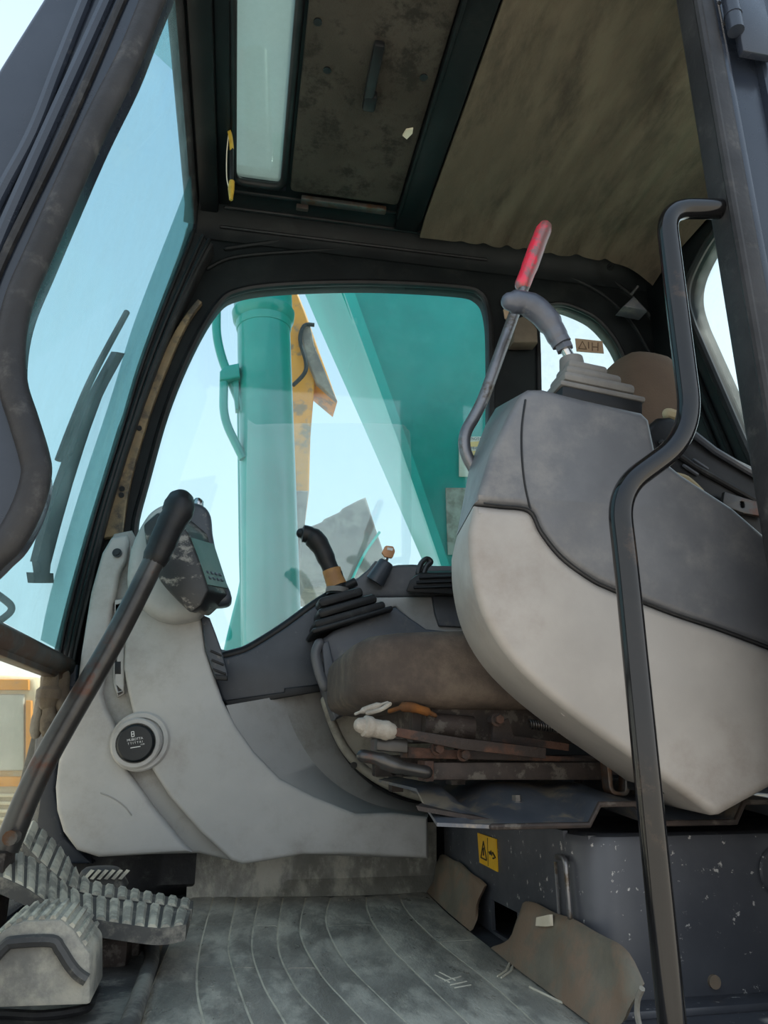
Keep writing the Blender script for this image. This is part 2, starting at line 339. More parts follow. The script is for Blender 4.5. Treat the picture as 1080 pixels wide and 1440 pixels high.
# lower front corner post
cp = finish('trim_2', plateY([PY([(82, 930), (110, 935), (108, 985), (82, 1070), (78, 1110), (90, 1175), (130, 1215), (60, 1215), (36, 1175), (48, 1050), (60, 935)], 1.56)], 1.56, .09, .006), 'cab_paint')
setp(cp, 'dark lower corner post below the windshield rail', 'pillar', kind='structure')
# ---- windshield
gx = [P(x+5, y, Y=1.60) for x, y in [(266, 312), (252, 352), (215, 450), (190, 520), (165, 605), (125, 730), (90, 855), (78, 915)]]
gx = cat(gx, 4); prof = [(p.x, p.z) for p in gx]
def ext(prof, y0, y1, t):
    a = [V((x, y0, z)) for x, z in prof]; b = [V((x, y1, z)) for x, z in prof]; return sheet([a, b], (-t, 0, 0), 26)
ws = finish('window_3', ext(prof, .74, 1.625, .006), 'windshield_glass'); setp(ws, 'dirty blue tinted front windshield', 'window', kind='structure')
finish('tint_reflection_band', ext([(x+.004, z) for x, z in prof], 1.44, 1.60, .002), 'tint_reflection_glass', ws)  # edge tint, with the pillar's reflection put into the band's colour
rl = finish('trim_3', merge(tube([V((-.335, .74, .425)), V((-.335, 1.57, .428))], .02, 12), bb(-.35, -.325, .74, 1.57, .40, .425, .004)), 'steel_dark')
setp(rl, 'scuffed dark crossbar along the bottom of the windshield', 'rail', kind='structure')
lg = finish('window_4', bb(-.352, -.346, .76, 1.555, .02, .402), 'lower_glass'); setp(lg, 'dusty lower front window under the crossbar', 'window', kind='structure')
fw = finish('wall_front', merge(bb(-.40, -.335, .72, 1.60, -.02, .025, .004), bb(-.375, -.335, .72, .765, -.02, .44, .004)), 'cab_paint'); setp(fw, 'dark painted front sill of the cab', 'wall', kind='structure')
# ---- near front pillar (door side)
inner = [(262, -70), (232, 0), (200, 80), (155, 170), (110, 270), (75, 350), (45, 420), (33, 480), (35, 540), (50, 590), (65, 640), (68, 670), (55, 715), (30, 760), (0, 790), (-50, 850), (-70, 1000), (-75, 1500)]
IN = cat(PY([(x-10, y) for x, y in inner], .70), 5)
outl = PY([(-230, 1500), (-230, 600), (-150, 340), (-60, 200), (0, 92), (58, 0), (100, -70)], .70)
pl = finish('trim_4', plateY([IN+outl], .70, .05, .006), 'cab_paint'); setp(pl, 'blue black painted front door pillar', 'pillar', kind='structure')
finish('door_seal', tube(cat(PY([(x-17, y) for x, y in inner], .69), 6), .0135, 12), 'rubber', pl)
for pp, r, mt in [([(150, -70), (120, 0), (80, 100), (45, 190), (0, 275), (-60, 400), (-130, 600), (-150, 900), (-155, 1490)], .007, 'cab_paint'), ([(180, -70), (150, 0), (105, 100), (62, 195), (0, 335), (-40, 440), (-100, 620), (-125, 900), (-130, 1490)], .007, 'cab_paint'), ([(205, -70), (172, 0), (125, 110), (80, 210), (0, 375), (-25, 460), (-70, 620), (-105, 900), (-110, 1490)], .005, 'rubber')]:
    finish('pressed_ridge', tube(cat(PY(pp, .697), 6), r, 8, 'round'), mt, pl)
# ---- rear door pillar
bp = finish('trim_5', merge(bb(.620, .82, .70, .76, -.02, 1.66, .006), bb(.612, .624, .685, .75, -.02, 1.66, .003), bb(.675, .82, .688, .72, -.02, 1.66, .008)), 'cab_paint')
setp(bp, 'blue black painted rear door pillar with hinge', 'pillar', kind='structure')
finish('door_seal', merge(bb(.580, .612, .678, .725, -.02, 1.66, .008, 3), tube([V((.584, .682, -.02)), V((.584, .682, 1.66))], .006, 8)), 'rubber', bp)
finish('drip_rod', tube([V((.720, .683, .2)), V((.720, .683, 1.66))], .005, 8), 'handle_paint', bp)
hz = P(1035, 44, Y=.67)
finish('hinge', merge(tube([hz, hz+V((0, 0, .09))], .011, 16), tube([hz+V((0, 0, .028)), hz+V((0, 0, .031))], .012, 16), bb(hz.x+.008, hz.x+.06, .672, .684, hz.z-.03, hz.z+.09, .002)), 'cab_paint', bp)
for q in ((1005, 14), (1012, 42)):
    c = P(*q, Y=.695); finish('hinge_bolt', merge(disc(c, (0, -1, 0), .007, .004, 6), disc(c+V((0, -.003, 0)), (0, -1, 0), .003, .009, 8)), 'lever_grey', bp)
hd = finish('trim_6', bb(-.22, 1.12, .66, .74, 1.62, 1.70, .01), 'cab_paint'); setp(hd, 'dark roof side rail above the door opening', 'frame', kind='structure')
# ---- rear wall
rw = [V((1.08, y, z)) for y, z in [(.80, 1.44), (1.05, 1.45), (1.22, 1.475), (1.33, 1.475), (1.40, 1.455), (1.455, 1.42), (1.475, 1.37), (1.465, 1.30), (1.447, 1.24), (1.40, 1.09), (1.337, .893), (1.28, .76), (1.2, .74), (.85, .74), (.80, .8)]]
rw = cat(rw, 4, True)
wr = finish('wall_rear', plateX([[V((0, .72, -.02)), V((0, DW, -.02)), V((0, DW, 1.6)), V((0, .72, 1.6))], rw], 1.08, .05, .006), 'cab_inner'); setp(wr, 'black rear cab wall around the back window', 'wall', kind='structure')
finish('window_gasket', tube([p+V((-.002, 0, 0)) for p in rw+rw[:1]], .010, 8), 'black', wr)
for off, r in ((.05, .006), (.085, .006)):
    finish('seam_rib', tube([V((1.076, y+off, z)) for y, z in [(1.47, 1.34), (1.447, 1.24), (1.40, 1.09), (1.337, .893), (1.28, .76)]], r, 8, 'round'), 'cab_inner', wr)
g5 = finish('window_5', plateX([rw], 1.10, .006, 0), 'rear_glass'); setp(g5, 'bright dusty rear window beside the door pillar', 'window', kind='structure')
# ---- roof
ce = finish('ceiling', merge(
    bb(-.20, 1.12, .72, .80, 1.60, 1.66), bb(-.20, 1.12, 1.535, 1.70, 1.60, 1.66), bb(-.20, -.088, .80, 1.535, 1.60, 1.66), bb(.045, 1.12, .80, 1.535, 1.60, 1.66)), 'cab_inner', smooth=0)
setp(ce, 'black cab roof over the seat', 'ceiling', kind='structure')
# front header (runs across above the windshield)
finish('header_beam', merge(bb(-.165, -.118, .74, 1.62, 1.575, 1.605, .006), bb(-.118, -.088, .74, 1.60, 1.588, 1.605, .004)), 'cab_inner', ce)
finish('header_seal', tube([V((-.185, .74, 1.578)), V((-.185, 1.60, 1.578)), V((-.188, 1.63, 1.545))], .016, 10), 'rubber', ce)
# cove to the side wall
cv = []
for k in range(9):
    a = k/8*math.pi/2; y = 1.56+.085*math.sin(a); z = 1.515+.085*math.cos(a); cv.append([V((-.17, y, z)), V((1.08, y, z))])
finish('cove_panel', sheet(cv, (0, .01, .01), 8), 'cab_inner', ce)
for x0, x1, y, z, r in ((-.08, .36, 1.560, 1.600, .005), (-.10, .42, 1.606, 1.586, .005), (-.11, .60, 1.638, 1.550, .005)):
    finish('cove_rib', tube([V((x0, y, z)), V((x1, y, z))], r, 8, 'round'), 'black', ce)
sk = finish('window_6', plateZ([fillet([V((-.086, .805, 0)), V((.043, .805, 0)), V((.043, 1.532, 0)), V((-.086, 1.532, 0)), V((-.086, .805, 0))], .03)[:-1]], 1.622, .008, 0), 'skylight_glass'); setp(sk, 'frosted grey green roof skylight strip', 'skylight', kind='structure')
finish('skylight_gasket', merge(tube(fillet([V((-.084, .80, 1.604)), V((-.084, 1.53, 1.604)), V((.041, 1.53, 1.604)), V((.041, .80, 1.604))], .035), .010, 10)), 'black', sk)
# headliner with soft pressed flutes
hl = []
fl = {.50: .006, .565: .005, .64: .007, .70: .006, .79: .008, .87: .006, .95: .006}
N = 150
for j in range(13):
    y = .76+(1.60-.76)*j/12; row = []
    for i in range(N):
        x = .405+(1.07-.405)*i/(N-1); z = 1.583
        for c, h in fl.items(): z += 1.8*h*math.exp(-((x-c-.02*math.sin(y*2+c*9))/.014)**2)*(.7+.3*math.sin(y*5+c*20))
        z -= .003*math.sin(x*42)*math.sin(y*3+x*3); z -= .05*max(0, (y-1.50)/.10)**2*.35
        z -= .10*max(0, (x-.93)/.14)**2*.6
        row.append(V((x, y, z)))
    hl.append(row)
h = finish('headliner_panel', sheet(hl, (0, 0, .008), N), 'headliner', ce); h['label'] = 'brown stained fabric headliner'
for q in ((601, 328), (697, 340), (790, 353), (858, 375)):
    c = P(*q, Y=1.595); finish('headliner_screw', merge(disc(c, (0, -.5, -1), .010, .004, 16), disc(c, (0, -.5, -1), .006, .008, 12)), 'black', ce)
finish('hatch_rail', merge(bb(.335, .40, .76, 1.60, 1.578, 1.602, .006), bb(.330, .338, .76, 1.55, 1.57, 1.60, .002)), 'cab_inner', ce)
# ---- floor
fl_ = finish('floor', merge(bb(-.42, 1.12, .60, 1.66, -.06, -.004), bb(-.42, 1.12, .60, .86, -.10, -.02, .01)), 'box_steel', smooth=0); setp(fl_, 'dark steel cab floor under the rubber mat', 'floor', kind='structure')

# ================================================================== OUTSIDE
gr = finish('ground', bb(-60, 60, -40, 120, -1.4, -1.2), 'ground', smooth=0); setp(gr, 'bare dusty yard ground outside the machine', 'ground', kind='structure')
dk_ = finish('machine_deck', merge(bb(-.40, 2.4, .62, 3.3, -.62, -.062, .02), bb(-.1, 1.8, 1.4, 2.6, -1.2, -.6, .02)), 'teal_paint'); setp(dk_, 'teal steel upper frame carrying cab and boom', 'frame', kind='structure')
T = thing('boom', 'large teal green boom girder outside the side window', 'boom', P(690, 1000, Y=2.3))
nr = PY([(430, 260), (478, 395), (560, 620), (640, 852), (700, 1010), (880, 1010), (800, 800), (750, 600), (738, 420), (735, 260)], 2.3)
fr = PY([(345, 180), (421, 385), (510, 590), (598, 790), (668, 950), (835, 950), (770, 780), (730, 590), (715, 420), (712, 240)], 2.72)
finish('girder', prism(nr, fr), 'teal_paint', T)
fl1 = cat(PY([(428, 250), (478, 395), (560, 620), (640, 852), (700, 1010)], 2.29), 4)
fl2 = cat(PY([(443, 250), (493, 395), (573, 620), (651, 850), (712, 1010)], 2.29), 4)
finish('boom_foot', bb(.95, 1.35, 2.32, 2.68, -.062, .55, .02), 'teal_paint', T)
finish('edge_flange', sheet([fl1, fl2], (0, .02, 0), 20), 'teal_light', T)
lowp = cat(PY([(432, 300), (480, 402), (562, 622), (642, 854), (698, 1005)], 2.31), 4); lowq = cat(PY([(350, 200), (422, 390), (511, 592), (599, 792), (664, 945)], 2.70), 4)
finish('underside_lit_skin', sheet([lowp, lowq], (-.008, 0, -.004), 20), 'teal_light', T)  # lighter skin: ground light on the underside put into its paint colour
sd = finish('warning_sticker', plateY([PY([(646, 614), (683, 614), (683, 670), (646, 670)], 2.292)], 2.292, .006, 0), 'cream_label', T); sd['label'] = 'cream warning sticker with orange bands'
finish('sticker_band', plateY([PY([(652, 622), (681, 620), (681, 628), (652, 628)], 2.289)], 2.289, .004, 0), 'orange_label', sd)
finish('sticker_band', plateY([PY([(660, 634), (681, 634), (681, 640), (660, 640)], 2.289)], 2.289, .004, 0), 'orange_label', sd)
for k in range(3):
    text(['AA NOTE A', 'HHHHHHH', 'HHHHHHH'][k], .014, P(668, [617, 630.5, 645][k], Y=2.2885), (1, 0, 0), (0, 0, 1), 'ink', sd)
sd = finish('worn_sticker', plateY([PY([(627, 686), (665, 686), (665, 780), (630, 780)], 2.292)], 2.292, .006, 0), 'worn_label', T); sd['label'] = 'peeling grey brown sticker'
T = thing('boom_cylinder', 'upright teal hydraulic boom cylinder outside the side window', 'hydraulic cylinder', P(385, 1000, Y=2.45))
c0 = P(385, 1000, Y=2.45); c1 = P(371, 462, Y=2.45); c2 = P(369.5, 380, Y=2.45); ax = (c1-c0).normalized()
finish('barrel', tube([c0, c1], .097, 40), 'teal_paint', T)
finish('cylinder_foot', merge(bb(-.02, .22, 2.36, 2.54, -.062, .2, .02), tube([c0-ax*.25, c0], .08, 24)), 'teal_paint', T)
finish('head_collar', tube([c1-ax*.01, c1, c1+ax*.02, c1+ax*.03, c1+ax*.06, c1+ax*.07, c1+ax*.10, c1+ax*.30], [.099, .102, .102, .112, .116, .108, .108, .108], 40), 'teal_paint', T)
finish('rod', tube([c1+ax*.30, c1+ax*1.3], .055, 24), 'chrome', T)
def hose(pp, Y, r): return tube(fillet(PY(pp, Y), .06), r, 10)
finish('pipe', hose([(306, 330), (304, 470), (312, 505), (345, 585)], 2.42, .016), 'teal_paint', T)
finish('pipe', hose([(315, 528), (314, 588), (342, 645)], 2.40, .015), 'teal_paint', T)
finish('pipe_clamp', merge(plateY([PY([(309, 522), (316, 514), (336, 510), (338, 530), (318, 534), (309, 534)], 2.38)], 2.38, .06, .006), plateY([PY([(326, 530), (336, 530), (336, 575), (331, 575)], 2.40)], 2.40, .04, .004)), 'teal_paint', T)
finish('side_tube', tube(PY([(337, 560), (340, 780), (345, 960)], 2.46), .010, 8), 'teal_paint', T)
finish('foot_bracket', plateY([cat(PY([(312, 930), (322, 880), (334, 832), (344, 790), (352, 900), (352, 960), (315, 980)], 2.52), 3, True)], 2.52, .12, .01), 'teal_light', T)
T = thing('digger_arm', 'orange excavator arm with rusty grey bucket parked beyond the boom', 'excavator arm', V((.6, 7.3, -1.2)))
finish('arm', plateY([PY([(375, 370), (414, 398), (423, 420), (431, 440), (452, 500), (475, 563), (443, 536), (440, 575), (437, 613), (435, 690), (428, 745), (395, 745), (388, 520)], 7)], 7, .45, .03), 'orange_paint', T)
a = finish('linkage', plateY([PY([(424, 465), (436, 455), (442, 485), (470, 553), (474, 563), (446, 538), (430, 500)], 6.93)], 6.93, .08, .01), 'bucket_steel', T)
finish('hose', tube(cat(PY([(442, 457), (428, 458), (422, 478), (430, 508), (428, 525), (412, 542)], 6.9), 5), .022, 8), 'black', T)
finish('worn_tip', plateY([PY([(396, 690), (434, 690), (427, 752), (397, 752)], 6.97)], 6.97, .5, .01), 'bucket_steel', T)
finish('bucket', plateY([PY([(424, 752), (430, 742), (453, 733), (456, 729), (478, 719), (482, 714), (503, 703), (515, 698), (529, 742), (545, 790), (512, 806), (490, 818), (467, 828), (428, 827), (421, 806)], 6.8)], 6.8, 1.0, .03), 'bucket_steel', T)
finish('bucket_rib', tube(cat(PY([(534, 748), (515, 775), (502, 800), (494, 818)], 6.78), 4), .013, 8), 'teal_light', T)
finish('support_leg', bb(.45, .65, 7.1, 7.5, -1.2, .9), 'bucket_steel', T)
# parked machine seen through the lower front window
T = thing('parked_machine', 'cream and orange machine body parked outside the lower front window', 'machine', V((-1.9, 4.6, -1.2)))
def rectY(x0, y0, x1, y1, Y): return PY([(x0, y0), (x1, y0), (x1, y1), (x0, y1)], Y)
finish('body', plateY([PY([(-400, 926), (50, 952), (56, 975), (40, 1330), (-400, 1330)], 4.2)], 4.2, .9, .03), 'cream_paint', T)
finish('side_panel', plateY([rectY(-120, 976, 34, 1084, 4.18)], 4.18, .03, .01), 'panel_grey', T)
f = merge(plateY([rectY(36, 985, 44, 1090, 4.17)], 4.17, .04, .005), plateY([rectY(-130, 1092, 40, 1106, 4.17)], 4.17, .04, .005), plateY([rectY(-130, 955, 40, 970, 4.17)], 4.17, .04, .005))
finish('panel_frame', f, 'orange_paint', T)
for k in range(5): finish('louvre', plateY([rectY(-130, 1116+k*11, 30, 1121+k*11, 4.17)], 4.17, .05, .004), 'cream_paint', T)
finish('orange_post', bb(-1.72, -1.55, 4.6, 4.8, .6, 1.7, .02), 'orange_paint', T)

# wiper on the outside of the windshield
def gp(px, py):   # point just outside the windshield surface
    X = -.25
    for _ in range(12):
        p = P(px, py, X=X); z = p.z
        xs = sorted(prof, key=lambda q: abs(q[1]-z))[:2]
        (x0, z0), (x1, z1) = xs; t = 0 if abs(z1-z0) < 1e-6 else (z-z0)/(z1-z0); X = x0+(x1-x0)*t-.022
    return P(px, py, X=X)
T = thing('windshield_wiper', 'dark wiper arm resting on the outside of the windshield', 'wiper', gp(62, 818))
def strip(L, R): return sheet([resample([gp(*q) for q in L], 14), resample([gp(*q) for q in R], 14)], (-.012, 0, 0), 14)
finish('arm', strip([(52, 790), (66, 735), (85, 680), (110, 610), (135, 550), (165, 495)], [(72, 792), (86, 738), (102, 682), (124, 612), (146, 552), (176, 497)]), 'black', T)
finish('pivot', strip([(47, 805), (49, 820)], [(75, 806), (76, 820)]), 'black', T)
finish('pivot_neck', strip([(54, 785), (57, 808)], [(72, 788), (70, 808)]), 'black', T)
finish('blade', tube(cat([gp(90, 648)+V((-.01, 0, 0)), gp(112, 590)+V((-.01, 0, 0)), gp(140, 525)+V((-.01, 0, 0)), gp(185, 440)+V((-.01, 0, 0))], 5), .007, 8), 'rubber', T)
finish('washer_hose', tube(cat([gp(98, 640), (gp(118, 590)), gp(128, 565), gp(150, 520)], 5), .004, 8), 'black', T)
vs = finish('sun_visor', prism([V((-.20, .70, 1.60)), V((-.20, 1.235, 1.60)), V((-.295, 1.12, 1.585)), V((-.36, .70, 1.58))], [V((-.20, .70, 1.604)), V((-.20, 1.235, 1.604)), V((-.295, 1.12, 1.589)), V((-.36, .70, 1.584))]), 'visor_glass'); setp(vs, 'translucent green visor outside above the windshield', 'visor')
m_ = tube(fillet(PY([(-60, 800), (0, 838), (22, 856), (-20, 888), (-60, 905)], 1.3), .03), .006, 10)
for v in m_.verts: v.co.x -= .0
mo = finish('mirror_bracket', m_, 'black'); setp(mo, 'bent black rod bracket outside the windshield above the crossbar', 'bracket')

# ================================================================== FRONT CONSOLE
IC = thing('instrument_console', 'light grey moulded front console with round black cap', 'console', V((0, 1.56, 0)))
base = PY([(160, 750), (185, 745), (215, 800), (282, 862), (290, 915), (304, 958), (313, 985), (331, 1020), (357, 1057), (394, 1095), (442, 1122), (501, 1146), (552, 1147), (602, 1149), (604, 1208), (571, 1207), (426, 1202), (338, 1214), (280, 1200), (138, 1204), (107, 1194), (90, 1170), (81, 1140), (80, 1107), (84, 1073), (108, 980), (115, 922), (129, 833), (145, 777)], 1.49)
finish('backing', plateY([base], 1.49, .12, .006), 'grey_plastic_groove_shade', IC)
lft = PY([(156, 755), (178, 751), (181, 760), (177, 788), (168, 806), (163, 833), (158, 850), (152, 900), (148, 950), (143, 975), (150, 998), (163, 1023), (168, 1050), (179, 1084), (215, 1134), (254, 1182), (270, 1199), (138, 1206), (107, 1196), (88, 1170), (79, 1140), (77, 1107), (81, 1073), (106, 980), (113, 922), (127, 833), (143, 777)], 1.47)
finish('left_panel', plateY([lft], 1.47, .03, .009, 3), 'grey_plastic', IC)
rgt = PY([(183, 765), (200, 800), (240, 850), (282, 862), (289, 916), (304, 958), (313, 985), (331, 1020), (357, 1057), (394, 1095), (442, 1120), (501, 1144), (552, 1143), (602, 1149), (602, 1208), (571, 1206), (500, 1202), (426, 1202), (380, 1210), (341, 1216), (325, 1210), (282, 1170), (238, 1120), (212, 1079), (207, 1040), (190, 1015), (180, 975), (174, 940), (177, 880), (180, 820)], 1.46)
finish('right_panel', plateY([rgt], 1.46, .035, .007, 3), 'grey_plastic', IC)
# wrap-round towards the seat
cA = cat(PY([(318, 992), (331, 1020), (357, 1057), (394, 1095), (442, 1120), (501, 1144), (552, 1143), (602, 1149)], 1.468), 6)
cB = cat(PY([(398, 978), (406, 1008), (420, 1040), (445, 1077), (478, 1107), (520, 1129), (560, 1139), (602, 1144)], 1.54), 6)
cC = cat(PY([(453, 966), (459, 1003), (471, 1037), (491, 1070), (520, 1099), (555, 1119), (580, 1127), (602, 1132)], 1.585), 6)
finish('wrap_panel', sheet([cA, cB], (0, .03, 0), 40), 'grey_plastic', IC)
finish('wrap_panel', sheet([cB, cC], (0, .03, 0), 40), 'grey_plastic_groove_shade', IC)  # same grey plastic; the turned facet's shade is put into a darker colour
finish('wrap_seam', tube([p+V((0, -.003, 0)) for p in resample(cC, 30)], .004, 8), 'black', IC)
dk = cat(PY([(311, 925), (330, 920), (352, 912), (400, 882), (450, 846), (480, 832)], 1.53), 4)+PY([(500, 835), (500, 930), (470, 955), (452, 970), (400, 978), (319, 990), (312, 984), (303, 957), (300, 940)], 1.53)
finish('upper_panel', plateY([dk], 1.53, .09, .006), 'navy_plastic', IC)
finish('ledge', tube(cat(PY([(312, 923), (330, 919), (352, 911), (400, 881), (450, 845), (500, 818)], 1.54), 5), .010, 10), 'black', IC)
finish('belt_strip', plateY([PY([(316, 985), (400, 973), (400, 968), (452, 962), (454, 972), (400, 981), (320, 994)], 1.522)], 1.522, .012, .002), 'black', IC)
# slot insert with switches
fr_ = plateY([PY([(160, 842), (174, 840), (176, 880), (173, 975), (164, 980), (158, 960)], 1.466), PY([(162, 850), (171, 848), (172, 880), (170, 970), (165, 972), (161, 955)], 1.466)], 1.477, .02, .002)
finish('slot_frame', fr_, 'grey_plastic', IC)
finish('slot_switch', plateY([rectY(161, 930, 170, 948, 1.476)], 1.476, .02, .002), 'black', IC)
finish('slot_switch', plateY([rectY(161, 905, 170, 926, 1.478)], 1.478, .02, .002), 'navy_plastic', IC)
c = P(165, 778, Y=1.468); finish('bolt_hole', merge(disc(c, (0, -1, 0), .009, .004, 16), disc(c, (0, -1, 0), .005, .007, 10)), 'cap_black', IC)
# round cap
c = P(191, 1045, Y=1.45)
def annulus(c, r0, r1, y0, y1, seg=36):
    pr = [(r0, y1), (r0, y0+.003), (r0+.002, y0), (r1-.003, y0), (r1, y0+.003), (r1, y1)]
    bm = bmesh.new(); R = []
    for r, y in pr: R.append([bm.verts.new((c.x+r*math.cos(2*math.pi*k/seg), y, c.z+r*math.sin(2*math.pi*k/seg))) for k in range(seg)])
    for a, b in zip(R, R[1:]+R[:1]):
        for k in range(seg): bm.faces.new((a[k], a[(k+1) % seg], b[(k+1) % seg], b[k]))
    return bm
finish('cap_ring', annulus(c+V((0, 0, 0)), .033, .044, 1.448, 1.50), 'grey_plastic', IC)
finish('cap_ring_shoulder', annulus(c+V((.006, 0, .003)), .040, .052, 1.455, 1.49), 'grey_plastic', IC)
cp_ = finish('round_cap', tube([V((c.x, 1.49, c.z)), V((c.x, 1.444, c.z)), V((c.x, 1.441, c.z))], [.032, .032, .029], 36), 'cap_black', IC); cp_['label'] = 'round black cap with small white lettering'
ca, sa = math.cos(.17), math.sin(.17)
def capmark(u, v, w, h):   # small white print mark at local (u,v)
    o = V((c.x+u*ca-v*sa, 1.4405, c.z+u*sa+v*ca)); return box(o, (w, .001, h), 0, ((0, 1, 0), -.17))
L_ = merge(capmark(-.005, .016, .0012, .009), capmark(-.0008, .016, .0012, .009), capmark(-.003, .0205, .004, .0012), capmark(-.003, .0162, .004, .0012), capmark(-.003, .0115, .004, .0012))
finish('cap_emblem', L_, 'white_print', cp_)
text('MUBOTTA', .0058, V((c.x-.001, 1.4405, c.z+.0065)), (ca, 0, sa), (-sa, 0, ca), 'white_print', cp_)
text('T T I T T R I', .0050, V((c.x-.000, 1.4405, c.z+.0005)), (ca, 0, sa), (-sa, 0, ca), 'white_print', cp_)
text('I-UR', .0036, V((c.x+.013, 1.4405, c.z-.002)), (ca, 0, sa), (-sa, 0, ca), 'white_print', cp_)
finish('cap_rule', capmark(0, -.007, .017, .0014), 'white_print', cp_)
# long scratch groove on the left panel
finish('scratch', tube(cat(PY([(141, 1115), (158, 1122), (175, 1134), (185, 1147)], 1.4695), 5), .0012, 6), 'grey_plastic_groove_shade', IC)
# side vent
vn = finish('side_vent', plateY([PY([(282, 863), (295, 869), (303, 890), (312, 915), (321, 947), (320, 956), (303, 955), (296, 935), (289, 912)], 1.455)], 1.455, .02, .003), 'navy_plastic', IC)
for k in range(3):
    p = PY([(296+k*1.5, 915+k*13), (312+k*3, 922+k*13)], 1.452); finish('vent_slat', tube(p, .002, 6), 'black', vn)
finish('vent_lip', plateY([PY([(302, 948), (320, 950), (320, 957), (304, 956)], 1.448)], 1.448, .01, .002), 'black', vn)
# monitor pod
pod = cat(PY([(212, 716), (196, 738), (184, 765), (178, 795), (178, 825), (190, 845), (216, 865), (241, 872), (266, 869), (284, 861), (296, 830), (285, 760), (262, 718), (235, 706)], 1.40), 4, True)
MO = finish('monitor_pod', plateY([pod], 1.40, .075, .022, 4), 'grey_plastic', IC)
hood = cat(PY([(203, 735), (215, 717), (238, 708), (262, 703), (285, 708), (296, 723), (299, 750), (309, 795), (326, 838), (312, 850), (275, 845), (235, 820), (208, 780)], 1.40), 4, True)
finish('monitor_hood', plateY([hood], 1.405, .05, .012, 3), 'navy_plastic', MO)
nearP = PY([(263, 747), (280, 790), (293, 831), (284, 850), (268, 862), (250, 845), (226, 818), (207, 775), (202, 738), (222, 722), (245, 730)], 1.33)
farP = PY([(298, 752), (310, 797), (326, 838), (294, 867), (275, 862), (256, 850), (232, 826), (209, 780), (203, 738), (222, 720), (262, 722)], 1.425)
finish('monitor_case', prism(nearP, farP, .004), 'muddy_case', MO)
q = [P(267, 757, Y=1.335), P(291, 823, Y=1.335), P(319, 828, Y=1.41), P(299, 766, Y=1.41)]
nrm = (q[1]-q[0]).cross(q[3]-q[0]).normalized(); nrm = nrm if nrm.x > 0 else -nrm
scn = finish('monitor_screen', prism([p+nrm*.003 for p in q], [p-nrm*.004 for p in q]), 'screen', MO)
for a_, b_ in ((.72, .2), (.72, .4), (.72, .6), (.72, .8), (.84, .2), (.84, .4), (.84, .6), (.84, .8)):
    o = q[0].lerp(q[1], a_).lerp(q[3].lerp(q[2], a_), b_)+nrm*.0035; ux = (q[3]-q[0]).normalized(); bm = box(o, (.008, .005, .002), .0006, frame(o, ux, nrm)); finish('monitor_button', bm, 'grip_grey', MO)
k0 = P(278, 712, Y=1.43); finish('buzzer_knob', tube([k0, k0+V((0, 0, .010)), k0+V((0, 0, .016))], [.011, .011, .006], 16), 'chrome', MO)

# ================================================================== PEDALS, LEFT FLOOR
def pedal(name, label, eN, eF, yN, yF, thick, nrib, lab2=None):
    a = resample(cat(PY(eN, yN), 6), 40); b = resample(cat(PY(eF, yF), 6), 40)
    T = thing(name, label, 'pedal', V(((a[0].x+a[-1].x)/2, (yN+yF)/2, 0)), 'travel pedals')
    finish('pad', sheet([a, b], (0, 0, -thick), 40), 'pedal_side', T)
    A2 = resample(a, nrib*4+1); B2 = resample(b, nrib*4+1)
    for k in range(nrib):
        p0, p1, q0, q1 = A2[k*4], A2[k*4+3], B2[k*4], B2[k*4+3]
        ins = .03; P0, Q0, P1, Q1 = p0.lerp(q0, ins), q0.lerp(p0, ins), p1.lerp(q1, ins), q1.lerp(p1, ins)
        h = V((0, 0, .0035)); m = (P1-P0)*.25
        bm = prism([P0, P1, P1+h-m, P0+h+m], [Q0, Q1, Q1+h-m, Q0+h+m]); finish('tread_rib', bm, 'pedal_rubber', T)
    return T, a, b
TP, a1, b1 = pedal('travel_pedal', 'long ribbed travel pedal with tall steel lever', [(-30, 1222), (0, 1233), (39, 1251), (78, 1277), (117, 1290), (168, 1299), (225, 1306), (262, 1300)], [(-30, 1172), (0, 1189), (44, 1207), (78, 1232), (106, 1254), (155, 1265), (210, 1272), (268, 1281)], 1.06, 1.145, .018, 17)
TP2, a2, b2 = pedal('travel_pedal', 'ribbed travel pedal with toe plate tilted up beside the lever pedal', [(32, 1186), (55, 1210), (80, 1232), (108, 1253), (156, 1263), (210, 1270), (270, 1279)], [(45, 1154), (66, 1173), (88, 1196), (109, 1226), (124, 1239), (181, 1251), (272, 1267)], 1.155, 1.235, .014, 15)
# lever with grip
lv = [P(8, 1195, Y=1.10), P(60, 1075, Y=1.105), P(160, 900, Y=1.12), P(218, 787, Y=1.13)]
lev = finish('lever', tube(cat(lv, 6), .0165, 16), 'lever_metal', TP)
gd = (P(250, 722, Y=1.135)-P(222, 780, Y=1.13)).normalized()
finish('lever_collar', tube([lv[-1]-gd*.006, lv[-1]+gd*.008], .017, 16), 'rust', lev)
finish('lever_grip', tube(cat([P(220, 783, Y=1.13), P(228, 765, Y=1.13), P(240, 738, Y=1.133), P(249, 722, Y=1.135), P(253, 708, Y=1.14)], 4), [.020]*4+[.021]*4+[.022]*4+[.024]*4+[.0225], 18, 'round'), 'black', lev)
c = P(20, 1176, Y=1.075); finish('lever_bolt', disc(c+V((0, .0, 0)), (0, -1, 0), .009, .02, 10), 'steel_dark', TP)
for q in ((-.30, .155), (-.2, .075)): finish('pedal_bracket', bb(q[0], q[0]+.03, 1.07, 1.12, .0, q[1], .004), 'rust_dark', TP)
for q in ((-.22, .09), (-.14, .055)): finish('pedal_bracket', bb(q[0], q[0]+.03, 1.17, 1.22, .0, q[1], .004), 'rust_dark', TP2)
T = thing('foot_pedal', 'small ribbed pedal behind the pair of travel pedals', 'pedal', V((-.2, 1.4, 0)))
